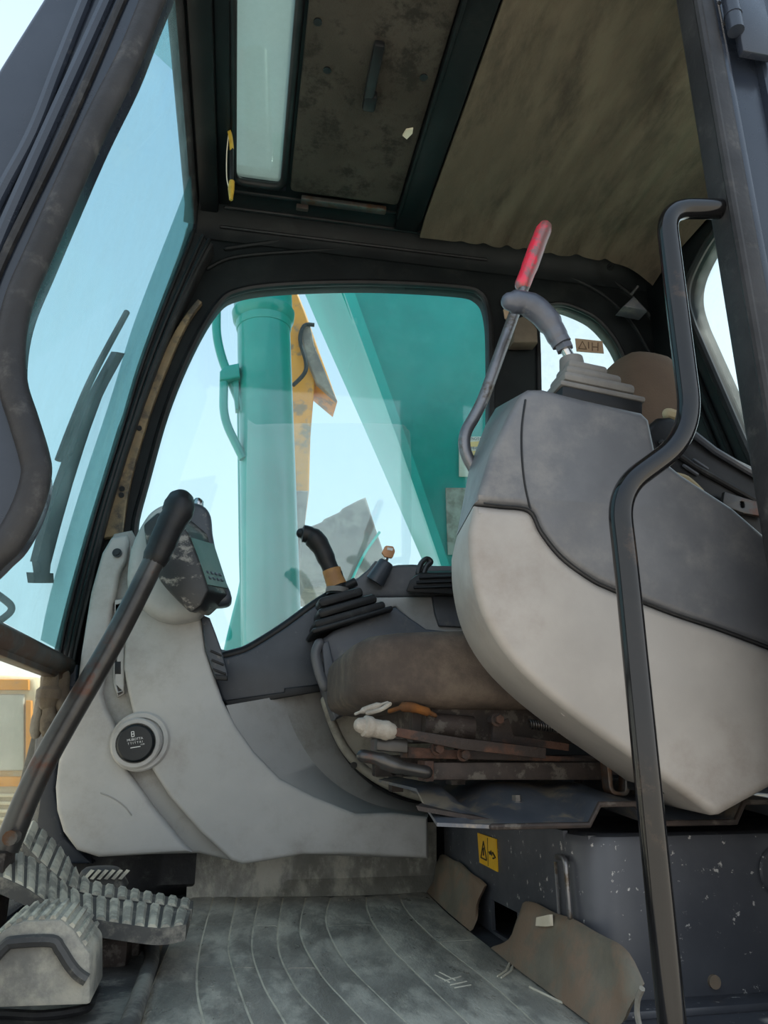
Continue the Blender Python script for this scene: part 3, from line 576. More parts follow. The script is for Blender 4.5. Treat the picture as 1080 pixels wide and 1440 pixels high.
pz = cat(PY([(110, 1240), (113, 1226), (125, 1222), (150, 1221), (165, 1225), (173, 1238), (176, 1250), (150, 1262), (115, 1262)], 1.36), 3, True)
finish('pad', plateY([pz], 1.36, .04, .008), 'pedal_side', T)
for k in range(6):
    x = 116+k*10; finish('tread_rib', prism(PY([(x, 1236), (x+5, 1237), (x+17, 1224), (x+12, 1222.5)], 1.352), PY([(x, 1236), (x+5, 1237), (x+17, 1224), (x+12, 1222.5)], 1.372)), 'pedal_rubber', T)
finish('stem', bb(-.20, -.17, 1.37, 1.39, 0, .08, .003), 'rust_dark', T)
# foot rest
T = thing('foot_rest', 'muddy arched foot rest with ribbed top beside the floor mat', 'foot rest', V((-.2, .93, 0)))
arch = PY([(-45, 1420), (-40, 1375), (-22, 1340), (0, 1312), (16, 1301), (34, 1295), (86, 1293), (104, 1308), (117, 1329), (127, 1341), (127, 1414)], .90)
far = [p+V((0, .075, .004)) for p in arch]
finish('body', prism(arch, far, .004), 'mud_face', T)
fa = PY([(-30, 1400), (-20, 1375), (0, 1350), (17, 1334), (75, 1331), (90, 1352), (104, 1370), (118, 1380), (122, 1384), (122, 1412)], .892)
finish('front_lip', tube(cat(PY([(-28, 1375), (-12, 1352), (8, 1330), (20, 1325), (72, 1323), (84, 1334), (98, 1356), (110, 1370), (122, 1378)], .897), 4), .006, 8), 'pedal_side', T)
top = resample(arch[2:10], 60)
for k in range(11):
    i = 2+k*5; p, q_ = top[i], top[i+3]; d = (q_-p); n_ = V((-d.z, 0, d.x)).normalized()*.0035; n_ = n_ if n_.z > 0 or n_.x > 0 else -n_
    yv = V((0, .072, .004)); yo = V((0, .003, 0)); finish('tread_rib', prism([p+yo, q_+yo, q_+yo+n_-d*.2, p+yo+n_+d*.2], [p+yv, q_+yv, q_+yv+n_-d*.2, p+yv+n_+d*.2]), 'pedal_rubber', T)
# plastic floor tray around the foot rest
T = thing('floor_tray', 'black plastic floor tray around the foot rest', 'tray', V((-.2, 1.0, 0)))
tz = cat(PZ([(-120, 1470), (160, 1470), (185, 1420), (203, 1370), (212, 1340), (200, 1318), (120, 1322), (-100, 1350)], .012), 4, True)
finish('tray_base', plateZ([tz], -.004, .016, .006, 3), 'tray_rubber', T)
finish('tray_rim', tube(cat(PZ([(165, 1480), (186, 1430), (205, 1375), (214, 1342), (204, 1322), (160, 1320)], .016), 5), .010, 10, 'round'), 'tray_rubber', T)
finish('tray_rib', tube(cat(PZ([(-60, 1430), (0, 1426), (60, 1428), (115, 1420), (128, 1410)], .016), 5), .005, 8, 'round'), 'rubber', T)
finish('slot_frame', merge(prism(PZ([(124, 1412), (133, 1412), (142, 1386), (133, 1386)], .012), PZ([(124, 1412), (133, 1412), (142, 1386), (133, 1386)], .03))), 'black', T)
T = thing('pedal_valve', 'reddish black pedal valve block under the travel pedals', 'valve', V((-.16, 1.2, 0)))
finish('block', bb(-.22, -.12, 1.12, 1.2, 0.0, .045, .006), 'rust_dark', T)
finish('flange', bb(-.225, -.115, 1.115, 1.205, .045, .055, .003), 'rust', T)
finish('boot', tube([V((-.25, 1.11, 0)), V((-.25, 1.11, .03)), V((-.25, 1.11, .04)), V((-.25, 1.11, .06))], [.03, .03, .02, .02], 16), 'black', T)
s = finish('trim_7', prism(PZ([(226, 1318), (232, 1318), (196, 1450), (186, 1450)], .001), PZ([(226, 1318), (232, 1318), (196, 1450), (186, 1450)], .012)), 'tan_strip'); setp(s, 'worn tan edge strip between floor mat and tray', 'trim', kind='structure')

# ================================================================== FLOOR MAT
T = thing('floor_mat', 'dusty grey rubber floor mat with raised curved pads', 'floor mat', V((.15, 1.25, 0)))
LN = [[(268, 1262), (246, 1310), (216, 1380), (188, 1455)], [(300, 1262), (282, 1330), (277, 1390), (292, 1455)], [(333, 1262), (322, 1320), (324, 1350), (345, 1415), (362, 1455)], [(365, 1262), (354, 1325), (368, 1380), (395, 1428), (410, 1455)],
      [(398, 1262), (390, 1325), (412, 1382), (445, 1422), (478, 1455)], [(430, 1262), (422, 1310), (448, 1365), (485, 1408), (530, 1455)], [(465, 1262), (458, 1295), (480, 1345), (530, 1398), (590, 1455)], [(515, 1261), (518, 1285), (545, 1328), (600, 1383), (675, 1455)],
      [(560, 1258), (575, 1285), (620, 1328), (690, 1383), (770, 1455)], [(600, 1255), (630, 1285), (680, 1325), (750, 1380), (850, 1455)]]
LC = [resample(cat(PZ(l, .004), 8), 49) for l in LN]
bm = sheet([[p+V((0, 0, -.0005)) for p in l] for l in LC], (0, 0, -.005), 49)
finish('base_sheet', bm, 'mat_groove', T)
for j in range(9):
    seg = 3 if j < 7 else 2
    for k in range(seg):
        i0, i1 = int(48*k/seg), int(48*(k+1)/seg); n = 14
        g = .0014/max(.004, (LC[j+1][i0]-LC[j][i0]).length); ge = .05
        A_, B_ = [], []
        for q in range(n):
            s_ = i0+(i1-i0)*q/(n-1); s_ = i0+ge+(i1-i0-2*ge)*q/(n-1); ii = min(47, int(s_)); t = s_-ii
            a = LC[j][ii].lerp(LC[j][ii+1], t); b = LC[j+1][ii].lerp(LC[j+1][ii+1], t)
            A_.append(a.lerp(b, g)); B_.append(b.lerp(a, g))
        h = .0016+random.uniform(-.0006, .0008)
        M1 = [a.lerp(b, .12)+V((0, 0, h)) for a, b in zip(A_, B_)]; M2 = [b.lerp(a, .12)+V((0, 0, h)) for a, b in zip(A_, B_)]
        finish('pad', sheet([A_, M1, M2, B_], (0, 0, -.002), n), 'mat_rubber', T)
# embossed marks on the right hand pads
def emb(pp, r=.0014): return tube(PZ(pp, .0056), r, 6, 'round')
finish('embossed_mark', merge(emb([(612, 1372), (632, 1382)]), emb([(618, 1368), (640, 1379)]), emb([(626, 1380), (648, 1374)]), emb([(634, 1386), (656, 1381)]), emb([(640, 1390), (662, 1386)])), 'mat_groove', T)
finish('embossed_mark', merge(emb(cat([V((700, 1373, 0)), V((715, 1362, 0)), V((718, 1352, 0))], 4) and [(700, 1373), (712, 1365), (718, 1352)]), emb([(705, 1375), (718, 1366), (724, 1352)])), 'mat_groove', T)
finish('embossed_frame', merge(emb([(745, 1388), (790, 1410)]), emb([(790, 1410), (805, 1402)])), 'mat_groove', T)
# turned-up edges
up = sheet([cat(PZ([(262, 1264), (340, 1262), (430, 1261), (520, 1259), (604, 1255)], .003), 6), cat([V((-.075, 1.612, .03)), V((.1, 1.612, .03)), V((.25, 1.612, .03)), V((.42, 1.612, .03))], 6), cat([V((-.075, 1.605, .13)), V((.1, 1.605, .13)), V((.25, 1.605, .13)), V((.42, 1.605, .13))], 6)], (0, .006, 0), 30)
finish('rear_upturn', up, 'mat_rubber', T)
up = sheet([cat(PZ([(100, 1275), (180, 1268), (262, 1258)], .003), 6), cat([V((-.29, 1.60, .03)), V((-.18, 1.60, .03)), V((-.06, 1.60, .03))], 6), cat([V((-.29, 1.595, .13)), V((-.18, 1.595, .13)), V((-.06, 1.595, .13))], 6)], (0, .006, 0), 20)
finish('rear_upturn', up, 'rubber', T)
# side flaps against the seat box
def flap(fl, md, tp, name='side_flap'):
    A0, A1, A2 = (resample(cat(q, 6), 30) for q in (fl, md, tp)); rows = []
    for k in range(9):
        t = k/8; row = []
        for i in range(30):
            p = A0[i]*(1-t)**2+A1[i]*2*t*(1-t)+A2[i]*t*t
            row.append(p+V((.004*math.sin(i*.45+k*.7)*math.sin(t*3.1), .003*math.sin(i*.5), .0012*math.sin(i*.55)*t)))
        rows.append(row)
    return finish(name, sheet(rows, (.005, .001, .002), 30), 'mat_flap', T, 70)
flap(PZ([(600, 1254), (618, 1272), (638, 1290), (662, 1310)], .004), PX([(612, 1232), (632, 1245), (650, 1258), (668, 1285)], .398), PX([(618, 1203), (640, 1213), (663, 1232), (682, 1247)], .404))
flap(PZ([(690, 1333), (725, 1361), (780, 1402), (850, 1455)], .006), PX([(725, 1325), (772, 1335), (830, 1380), (888, 1440)], .392), PX([(735, 1270), (765, 1280), (840, 1316), (880, 1345), (903, 1388)], .405))
finish('torn_patch', plateX([PX([(755, 1290), (774, 1286), (775, 1302), (768, 1303), (754, 1302)], .398)], .397, .004, 0), 'cream_label', T)
finish('tear_seam', tube(cat(PX([(903, 1390), (897, 1405), (896, 1425), (900, 1445)], .398), 4), .003, 6), 'beige_plastic', T)

# ================================================================== SEAT BOX
T = thing('seat_box', 'blue black steel seat box with yellow warning label', 'seat box', V((.7, 1.2, 0)))
hole = PX([(690, 1264), (727, 1283), (730, 1331), (692, 1308)], .415)
face = [V((0, .955, 0)), V((0, 1.53, 0)), V((0, 1.53, .178)), V((0, .955, .178))]
finish('front_plate', plateX([face, hole], .415, .006, 0), 'box_steel', T)
cor = [V((.415, .955, 0)), V((.417, .935, 0)), V((.425, .915, 0)), V((.44, .903, 0)), V((.46, .90, 0)), V((1.02, .90, 0))]
def lift(c, z): return [V((p.x, p.y, z)) for p in c]
def inset(c, z, k): return [V((p.x+k*(1 if i < 3 else .6), p.y+k*(1 if i > 1 else .3), z)) for i, p in enumerate(c)]
finish('side_plate', sheet([cor, lift(cor, .165), inset(cor, .175, .004), inset(cor, .178, .014)], (.004, .004, 0), 60), 'box_steel', T)
finish('top_plate', bb(.43, 1.02, .915, 1.53, .170, .176), 'box_steel', T)
finish('end_plate', merge(bb(1.0, 1.02, .9, 1.53, 0, .17), bb(.42, 1.0, 1.52, 1.53, 0, .17)), 'box_steel', T)
finish('hole_lining', merge(bb(.422, .60, 1.05, 1.056, 0, .17), bb(.60, .606, 1.05, 1.5, 0, .17)), 'cab_inner', T)
finish('strap_loop', merge(tube(fillet(PX([(783, 1205), (795, 1206), (802, 1290)], .408), .01), .0035, 8, 'round'), tube(PX([(781, 1212), (786, 1285)], .411), .002, 6)), 'lever_grey', T)
finish('plug', disc(P(1003, 1380, Y=.90), (0, -1, 0), .0075, .004, 16), 'mat_flap', T)
finish('embossed_loop', tube(cat(PY([(1100, 1190), (1082, 1196), (1072, 1215), (1075, 1240), (1090, 1258)], .899), 5), .003, 6), 'box_steel', T)
finish('bottom_flange', bb(.42, 1.02, .865, .90, -.004, .004, .001), 'box_steel', T)
lq = PX([(672, 1171), (698, 1180), (700, 1226), (675, 1213)], .4135)
lb = finish('warning_label', plateX([lq], .4125, .002, 0), 'yellow_label', T); lb['label'] = 'yellow warning label with triangle and bent arrow mark'
def lm(pp, r=.0012): return tube(PX(pp, .4122), r, 6)
finish('label_triangle', merge(lm([(676.5, 1206), (680, 1183)]), lm([(680, 1183), (684.5, 1209)]), lm([(676.5, 1206), (684.5, 1210)]), lm([(680, 1192), (680.3, 1203)], .0016), lm([(685.5, 1178), (686.5, 1218)], .0006)), 'ink', lb)
finish('label_mark', merge(lm([(688, 1198), (689.5, 1201), (690.5, 1197), (692, 1203)], .0016), lm([(693, 1199), (697, 1206), (693.5, 1207)], .0016)), 'ink', lb)
# pressed pan on top of the box
T = thing('seat_pan', 'dented blue black pressed steel pan lying on the seat box', 'pan', V((.6, 1.05, .19)))
zs = .197
prof_n = [(.232, zs), (.27, zs), (.30, zs), (.36, zs), (.41, zs), (.425, zs+.022), (.47, zs+.022), (.487, zs), (.54, zs), (.60, zs), (.615, zs+.022), (.66, zs+.022), (.677, zs), (.95, zs)]
prof_f = [(.24, zs+.03), (.27, zs+.035), (.30, zs+.012), (.345, zs+.035), (.39, zs+.035), (.425, zs+.03), (.47, zs+.035), (.487, zs+.012), (.54, zs+.014), (.60, zs+.014), (.615, zs+.03), (.66, zs+.03), (.677, zs+.014), (.95, zs+.014)]
def pc(pr, y, dx=0): return [V((x+dx, y, z)) for x, z in pr]
rows = [pc(prof_n, .868), pc(prof_n, .885), pc([((a+c_)/2, (b+d_)/2) for (a, b), (c_, d_) in zip(prof_n, prof_f)], .96), pc(prof_f, 1.02), pc(prof_f, 1.3)]
rows[0] = [p+V((.06 if i == 0 else .03 if i == 1 else 0, .0, -.002)) for i, p in enumerate(rows[0])]
bm = bmesh.new(); off = V((0, 0, -.004)); A_ = [[bm.verts.new(p) for p in r] for r in rows]; B_ = [[bm.verts.new(p+off) for p in r] for r in rows]
for G in (A_, B_):
    for i in range(len(rows)-1):
        for k in range(len(rows[0])-1): bm.faces.new((G[i][k], G[i][k+1], G[i+1][k+1], G[i+1][k]))
for k in range(len(rows[0])-1):
    bm.faces.new((A_[0][k], A_[0][k+1], B_[0][k+1], B_[0][k])); bm.faces.new((A_[-1][k], A_[-1][k+1], B_[-1][k+1], B_[-1][k]))
for i in range(len(rows)-1):
    bm.faces.new((A_[i][0], A_[i+1][0], B_[i+1][0], B_[i][0])); bm.faces.new((A_[i][-1], A_[i+1][-1], B_[i+1][-1], B_[i][-1]))
finish('pressed_sheet', bm, 'pan_steel', T, smooth=55)
finish('rim_bead', tube([p+V((0, 0, -.002)) for p in rows[0]], .0035, 8, 'round'), 'rust_dark', T)
finish('left_lip', prism(PY([(585, 1133), (588, 1140), (690, 1158), (690, 1152)], .90), PY([(600, 1126), (600, 1130), (690, 1142), (690, 1138)], 1.05)), 'rust_dark', T)
c = P(726, 1118, Y=.96); finish('pan_bolt', merge(disc(V((c.x, .96, zs+.012)), (0, 0, 1), .010, .004, 16), disc(V((c.x, .96, zs+.014)), (0, 0, 1), .006, .010, 6)), 'steel_dark', T)
finish('support', merge(bb(.45, .47, 1.0, 1.25, .177, .193), bb(.9, .92, .95, 1.25, .177, .193)), 'rust_dark', T)

# ================================================================== SEAT
SE = thing('operator_seat', 'worn brown operator seat on rusty slide rails', 'seat', V((.5, 1.2, .24)))
bm = bmesh.new(); bmesh.ops.create_cube(bm, size=1); bmesh.ops.subdivide_edges(bm, edges=bm.edges[:], cuts=9, use_grid_fill=True)
for v in bm.verts:
    u, w_, z = v.co*2
    k = lambda a, n: math.copysign(abs(a)**n, a)
    l4 = (abs(u)**8+abs(w_)**9+abs(z)**6)**(1/8); s_ = max(abs(u), abs(w_), abs(z))/max(1e-6, l4); u, w_, z = u*s_, w_*s_, z*s_
    X_ = .155+.29*(u+1); Y_ = 1.0+.21*(w_+1); Z_ = .328+.056*(z+1)+.014*(u+.6)*(z > 0)
    v.co = (X_, Y_, Z_)
finish('cushion', bm, 'seat_fabric', SE, 70)
bm = bmesh.new(); bmesh.ops.create_cube(bm, size=1); bmesh.ops.subdivide_edges(bm, edges=bm.edges[:], cuts=9, use_grid_fill=True)
for v in bm.verts:
    u, w_, z = v.co*2; l4 = (abs(u)**3.2+abs(w_)**4+abs(z)**4)**(1/3.8); s_ = max(abs(u), abs(w_), abs(z))/max(1e-6, l4); u, w_, z = u*s_, w_*s_, z*s_
    v.co = (.725+.085*u+.035*z, 1.27+.155*w_, .735+.30*z)
finish('backrest', bm, 'backrest_cloth', SE, 70)
sc = PY([(905, 605), (928, 585), (945, 584), (962, 592), (1000, 624), (1062, 654), (1130, 690), (1130, 830), (1030, 740), (960, 690), (920, 640)], .985)
finish('side_cover', plateY([sc], .985, .07, .012, 3), 'black', SE)
finish('cover_ridge', tube(PY([(968, 605), (1005, 634), (1062, 668), (1110, 692)], .98), .006, 8, 'round'), 'console_dark', SE)
finish('cover_ridge', tube(PY([(930, 622), (975, 655), (1055, 700), (1110, 730)], .982), .005, 8, 'round'), 'rubber', SE)
for k in range(3): finish('vent_slot', tube(PY([(962+k*7, 655-k*4), (980+k*7, 667-k*4)], .982), .003, 6, 'round'), 'console_dark', SE)
bk = finish('belt_bracket', plateY([PY([(1018, 692), (1047, 701), (1075, 709), (1078, 728), (1045, 722), (1015, 711)], .972), cat(PY([(1040, 706), (1045, 706), (1046, 714), (1041, 714)], .972), 2, True)], .97, .008, .001), 'lever_metal', SE); bk['label'] = 'grey steel seat belt bracket with hole'
finish('foam_edge', tube(cat(PY([(940, 582), (955, 588), (962, 600)], 1.0), 4), .010, 8, 'round'), 'beige_cloth', SE)
finish('foam_edge', tube(cat(PY([(945, 668), (965, 674), (985, 692)], .975), 4), .006, 8, 'round'), 'beige_cloth', SE)
# mechanism under the cushion
finish('under_frame', merge(bb(.24, .74, 1.04, 1.06, .285, .335, .002), bb(.24, .74, 1.34, 1.36, .285, .335, .002), bb(.24, .26, 1.06, 1.34, .285, .33, .002)), 'rust_dark', SE)
finish('slide_rail', prism(PY([(598, 1072), (855, 1072), (855, 1097), (600, 1097)], .99), PY([(598, 1072), (855, 1072), (855, 1097), (600, 1097)], .99) and [p+V((0, .03, 0)) for p in PY([(598, 1072), (855, 1072), (855, 1097), (600, 1097)], .99)], .002), 'rust_dark', SE)
finish('slide_rail', bb(.24, .74, 1.33, 1.36, .23, .265, .003), 'rust_dark', SE)
finish('rail_end', prism(PY([(597, 1070), (610, 1070), (610, 1099), (598, 1099)], .984), [p+V((0, .04, 0)) for p in PY([(597, 1070), (610, 1070), (610, 1099), (598, 1099)], .984)], .001), 'rust', SE)
finish('upper_rail', prism(PY([(574, 1050), (600, 1052), (860, 1068), (860, 1073), (574, 1066)], 1.0), [p+V((0, .05, 0)) for p in PY([(574, 1050), (600, 1052), (860, 1068), (860, 1073), (574, 1066)], 1.0)], .001), 'rust', SE)
finish('rail_stop', prism(PY([(530, 1039), (574, 1039), (574, 1059), (530, 1056)], .985), [p+V((0, .05, 0)) for p in PY([(530, 1039), (574, 1039), (574, 1059), (530, 1056)], .985)], .002), 'lever_metal', SE)
lvr = finish('adjust_lever', prism(PY([(545, 1021), (650, 1038), (768, 1052), (768, 1067), (650, 1054), (545, 1033)], .965), [p+V((0, .012, 0)) for p in PY([(545, 1021), (650, 1038), (768, 1052), (768, 1067), (650, 1054), (545, 1033)], .965)], .001), 'rust', SE)
finish('rag_grip', tube(cat([P(508, 1020, Y=.968), P(518, 1022, Y=.97), P(532, 1025, Y=.972), P(548, 1028, Y=.972)], 4), [.010]*2+[.0135]*4+[.0115]*4+[.0125]*2+[.011], 14, 'round'), 'rag', lvr)
finish('lock_handle', tube(cat(PY([(510, 1063), (530, 1067), (560, 1078), (600, 1086)], .98), 5), [.008]*6+[.010]*5+[.008]*5, 10, 'round'), 'lever_metal', SE)
for q in ((652, 1061), (700, 1012), (820, 1030), (616, 1053)):
    p = P(*q, Y=.985); finish('bolt', merge(disc(p+V((0, .03, 0)), (0, -1, 0), .006, .04, 6), disc(p+V((0, .005, 0)), (0, -1, 0), .009, .004, 12)), 'rust', SE)
s0 = P(744, 1018, Y=1.0); s1 = P(785, 1024, Y=1.0); hx = []
for k in range(121):
    t = k/120; a_ = t*2*math.pi*12; hx.append(s0.lerp(s1, t)+V((0, math.cos(a_)*.006, math.sin(a_)*.006)))
finish('return_spring', tube(hx, .0013, 5), 'lever_metal', SE)
finish('link_plate', prism(PY([(694, 1020), (715, 1010), (722, 1035), (800, 1046), (800, 1056), (692, 1042)], 1.0), [p+V((0, .006, 0)) for p in PY([(694, 1020), (715, 1010), (722, 1035), (800, 1046), (800, 1056), (692, 1042)], 1.0)]), 'rust', SE)
finish('actuator', tube(PY([(595, 1018), (640, 1022), (665, 1024)], 1.03), .016, 14), 'rust_dark', SE)
finish('hanger_strap', plateY([fillet(PY([(850, 1035), (886, 1040), (886, 1120), (858, 1118), (850, 1035)], .94), .01)[:-1], fillet(PY([(858, 1042), (880, 1046), (880, 1114), (863, 1112), (858, 1042)], .94), .006)[:-1]], .94, .02, .001), 'steel_dark', SE)
for q in ((.30, 1.06, .229), (.62, 1.06, .215), (.27, 1.33, .205), (.62, 1.33, .205)): finish('rail_foot', bb(q[0], q[0]+.02, q[1], q[1]+.03, q[2], .25), 'rust_dark', SE)
finish('cloth_scrap', tube(cat(PY([(548, 1000), (572, 994), (598, 1000), (612, 1006)], 1.01), 5), [.003]*4+[.007]*4+[.006]*4+[.003]*4, 10, 'round'), 'orange_cloth', SE)
finish('foam_shred', tube(cat(PY([(500, 1004), (520, 996), (545, 988)], .99), 5), [.002]*3+[.0045]*5+[.002]*3, 8, 'round'), 'rag', SE)
finish('foam_shred', tube(cat(PY([(517, 1003), (535, 998), (548, 990)], .985), 5), .003, 8, 'round'), 'rag', SE)

# ================================================================== FAR (RIGHT HAND) ARM CONSOLE
RC = thing('arm_console', 'dark slate arm console between seat and side window with joystick', 'console', V((.3, 1.5, .2)))
body = PY([(443, 918), (449, 902), (470, 886), (557, 853), (574, 866), (600, 884), (640, 888), (800, 888), (800, 1010), (560, 1000), (501, 998), (471, 1013), (462, 985), (453, 955)], 1.43)
finish('side_shell', plateY([body], 1.43, .09, .008, 3), 'console_dark', RC)
finish('front_edge', tube(cat(PY([(449, 905), (444, 920), (449, 945), (457, 965)], 1.425), 4), .010, 10, 'round'), 'slate_plastic', RC)
finish('front_clip', plateY([PY([(452, 905), (462, 900), (474, 950), (474, 958), (458, 962)], 1.42)], 1.42, .02, .004), 'console_dark', RC)
inn = cat(PY([(456, 972), (466, 1015), (480, 1046), (502, 1074), (532, 1098), (570, 1118), (604, 1130)], 1.50), 5)+PY([(640, 1130), (640, 1000), (500, 990)], 1.50)
finish('lower_shell', plateY([inn], 1.50, .06, .006), 'beige_plastic', RC)
finish('lower_lip', tube(cat(PY([(457, 985), (468, 1018), (482, 1048), (503, 1074), (532, 1096), (568, 1113), (600, 1122)], 1.498), 5), .009, 10, 'round'), 'beige_plastic', RC)
finish('shell_plug', disc(P(497, 1076, Y=1.49), (0, -1, 0), .006, .008, 12), 'black', RC)
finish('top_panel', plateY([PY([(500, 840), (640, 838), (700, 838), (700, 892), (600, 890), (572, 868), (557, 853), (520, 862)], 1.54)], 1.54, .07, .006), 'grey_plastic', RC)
finish('panel_joint', plateY([PY([(608, 838), (640, 838), (700, 838), (700, 885), (618, 880), (612, 862)], 1.53)], 1.53, .02, .003), 'console_dark', RC)
dash = PY([(487, 832), (500, 815), (518, 800), (528, 788), (545, 790), (552, 795), (700, 795), (700, 838), (500, 840)], 1.56)
finish('switch_ledge', plateY([dash], 1.56, .07, .006), 'slate_plastic', RC)
kb0 = P(527, 818, Y=1.545); kb1 = P(543, 792, Y=1.535)
finish('key_barrel', tube([kb0, kb1, kb1+(kb1-kb0).normalized()*.004], [.021, .017, .014], 20), 'navy_plastic', RC)
# joystick with stepped boot
JO = P(490, 878, Y=1.47); ux = V((.93, 0, .30)).normalized(); uz = V((-.30, 0, .93)).normalized()
R_ = frame(JO, ux, uz)
def slab(u, w_, sx, sy, sz, bev, mt, nm, par): return finish(nm, box(JO+ux*u+uz*w_, (sx, sy, sz), bev, R_, 2), mt, par)
JS = slab(0, 0, .165, .13, .010, .004, 'black', 'boot_base', RC)
slab(.0, .012, .145, .11, .016, .006, 'rubber', 'boot_step', RC)
slab(.002, .031, .122, .09, .020, .008, 'black', 'boot_step', RC)
slab(-.004, .053, .092, .07, .020, .008, 'rubber', 'boot_step', RC)
ps = [P(474, 836, Y=1.47), P(474, 824, Y=1.47)]
stick = finish('joystick', tube([ps[0], ps[1], P(470, 806, Y=1.47)], [.022, .018, .017], 16), 'black', RC)
finish('tape_wrap', tube(PY([(474, 824), (470, 814), (466, 801)], 1.47), [.021, .0195, .0195], 18), 'tape', stick)
finish('joystick_grip', tube(cat(PY([(466, 803), (459, 786), (449, 766), (436, 753), (424, 750)], 1.47), 4), [.017]*4+[.019]*4+[.021]*4+[.018]*4+[.011], 18, 'round'), 'black', stick)
finish('collar', tube(PY([(474, 834), (474.5, 827)], 1.47), [.024, .023], 18), 'boot_rubber', stick)
# key (rests in the barrel)
T = thing('ignition_key', 'copper coloured key standing in the ignition barrel', 'key', P(543, 792, Y=1.535))
kc = P(546.5, 775, Y=1.53)
finish('key_blade', prism(PY([(541, 793), (544.5, 794), (547.5, 781), (544, 780)], 1.531), PY([(541, 793), (544.5, 794), (547.5, 781), (544, 780)], 1.534)), 'lever_metal', T)
hp = fillet(PY([(537, 777), (542, 767), (553, 768), (556, 775), (552, 785), (541, 783), (537, 777)], 1.529), .004)[:-1]
kh = finish('key_head', plateY([hp], 1.529, .007, .001), 'key_copper', T)
finish('key_mark', plateY([PY([(545, 769.5), (553, 771), (552, 774.5), (544.5, 773)], 1.528)], 1.5285, .001, 0), 'white_print', kh)
# black device on the ledge
T = thing('control_box', 'flat black control unit with cable clip on the switch ledge', 'control unit', P(605, 838, Y=1.5))
finish('case', prism(PY([(571, 832), (577, 815), (590, 806), (700, 803), (700, 834), (640, 836)], 1.47), PY([(571, 830), (580, 812), (592, 803), (700, 800), (700, 832), (640, 833)], 1.555), .003), 'black', T)
for k in range(3): finish('case_rib', tube(PY([(582+k*4, 826-k*7), (700, 822-k*7)], 1.466), .003, 6), 'cap_black', T)
finish('cable_clip', tube(cat(PY([(588, 806), (592, 793), (600, 786), (606, 790), (600, 796), (596, 806)], 1.49), 5), .006, 8, 'round'), 'cap_black', T)

# ================================================================== NEAR (LEFT HAND) ARM CONSOLE
LC_ = thing('arm_console', 'big tilted arm console beside the door with slate top and cream grey lower shell', 'console', V((.48, .88, .2)))
seam = [(668, 708), (705, 712), (745, 718), (762, 748), (790, 783), (830, 813), (862, 829), (950, 864), (1010, 884), (1090, 914), (1200, 958)]
SM = cat(PY(seam, .80), 5)
low = SM + PY([(1200, 1060), (1090, 1106), (1016, 1147), (1006, 1148)], .80) + cat(PY([(998, 1143), (960, 1115), (885, 1062), (850, 1038), (800, 1001), (760, 968), (720, 928), (690, 884), (672, 840), (662, 790), (660, 745)], .80), 4)
def shell(loop, t, bev_n, inset_far, mt, nm, par, shift=(0, 0), rise=0):
    """outline on the near face, rounded over a front edge, tapering inwards towards the seat"""
    bm = curve_plate([[(p.x, p.z) for p in loop]], t/2, bev_n, 4)
    cx = sum(p.x for p in loop)/len(loop); cz = sum(p.z for p in loop)/len(loop)
    for v in bm.verts:
        x, y, z = v.co; f_ = .5-z/t; k = 1-inset_far*f_
        v.co = (cx+(x-cx)*k+shift[0]*f_, .80+f_*t, cz+(y-cz)*k+shift[1]*f_+rise*f_*max(0, min(1, (y-.56)/.08)))
    return finish(nm, bm, mt, par, 50)
lo_ = shell(low, .15, .012, .02, 'warm_plastic', 'lower_shell', LC_, (.016, 0))
upo = SM[::-1] + PY([(690, 640), (716, 585), (733, 556), (745, 549), (765, 549), (820, 563), (905, 582), (915, 592), (925, 640), (960, 668), (1032, 714), (1090, 764), (1200, 860)], .80)
upo = [p+V((0, 0, .0018)) for p in upo]
up_ = shell(upo, .15, .010, .02, 'slate_plastic', 'upper_shell', LC_, (.016, 0), .055)
finish('shell_seam', tube([p+V((0, -.001, .001)) for p in SM[2:]], .0013, 6), 'black', LC_)
finish('panel_line', tube(cat(PY([(739, 562), (734, 600), (734, 640), (738, 680), (746, 716)], .7995), 5), .0014, 6), 'black', LC_)
finish('under_tab', prism(PY([(655, 862), (668, 858), (690, 888), (688, 900)], .90), PY([(660, 858), (670, 856), (692, 886), (690, 896)], .93)), 'warm_plastic', LC_)
finish('under_tab', prism(PY([(785, 998), (802, 1000), (812, 1010), (792, 1007)], .83), PY([(785, 998), (802, 1000), (812, 1010), (792, 1007)], .86)), 'warm_plastic', LC_)
finish('console_bracket', bb(.50, .56, .86, .94, .226, .42, .004), 'black', LC_)
# boot and joystick
JO = P(830, 571, Y=.875); ux = (P(893, 584, Y=.875)-P(765, 558, Y=.875)).normalized(); uz = V((-ux.z, 0, ux.x)); R_ = frame(JO, ux, uz)
slab(0, -.010, .118, .078, .024, .004, 'black', 'boot_gasket', LC_)
slab(0, .004, .125, .082, .009, .004, 'boot_rubber', 'boot_base', LC_)
slab(-.004, .018, .106, .078, .016, .007, 'boot_rubber', 'boot_step', LC_)
slab(-.009, .033, .084, .062, .016, .007, 'boot_rubber', 'boot_step', LC_)
slab(-.015, .047, .060, .048, .015, .006, 'boot_rubber', 'boot_step', LC_)
st = finish('joystick', tube([P(807, 535, Y=.875), P(803, 505, Y=.875)], [.020, .0165], 18), 'boot_rubber', LC_)
finish('stick_rod', tube([P(804, 508, Y=.875), P(789, 480, Y=.875)], .0075, 12), 'chrome', st)
finish('lock_nut', merge(tube([P(795, 492, Y=.875), P(792, 485, Y=.875)], .013, 6), tube([P(790, 484, Y=.875), P(783, 472, Y=.875)], .0145, 14)), 'grip_grey', st)
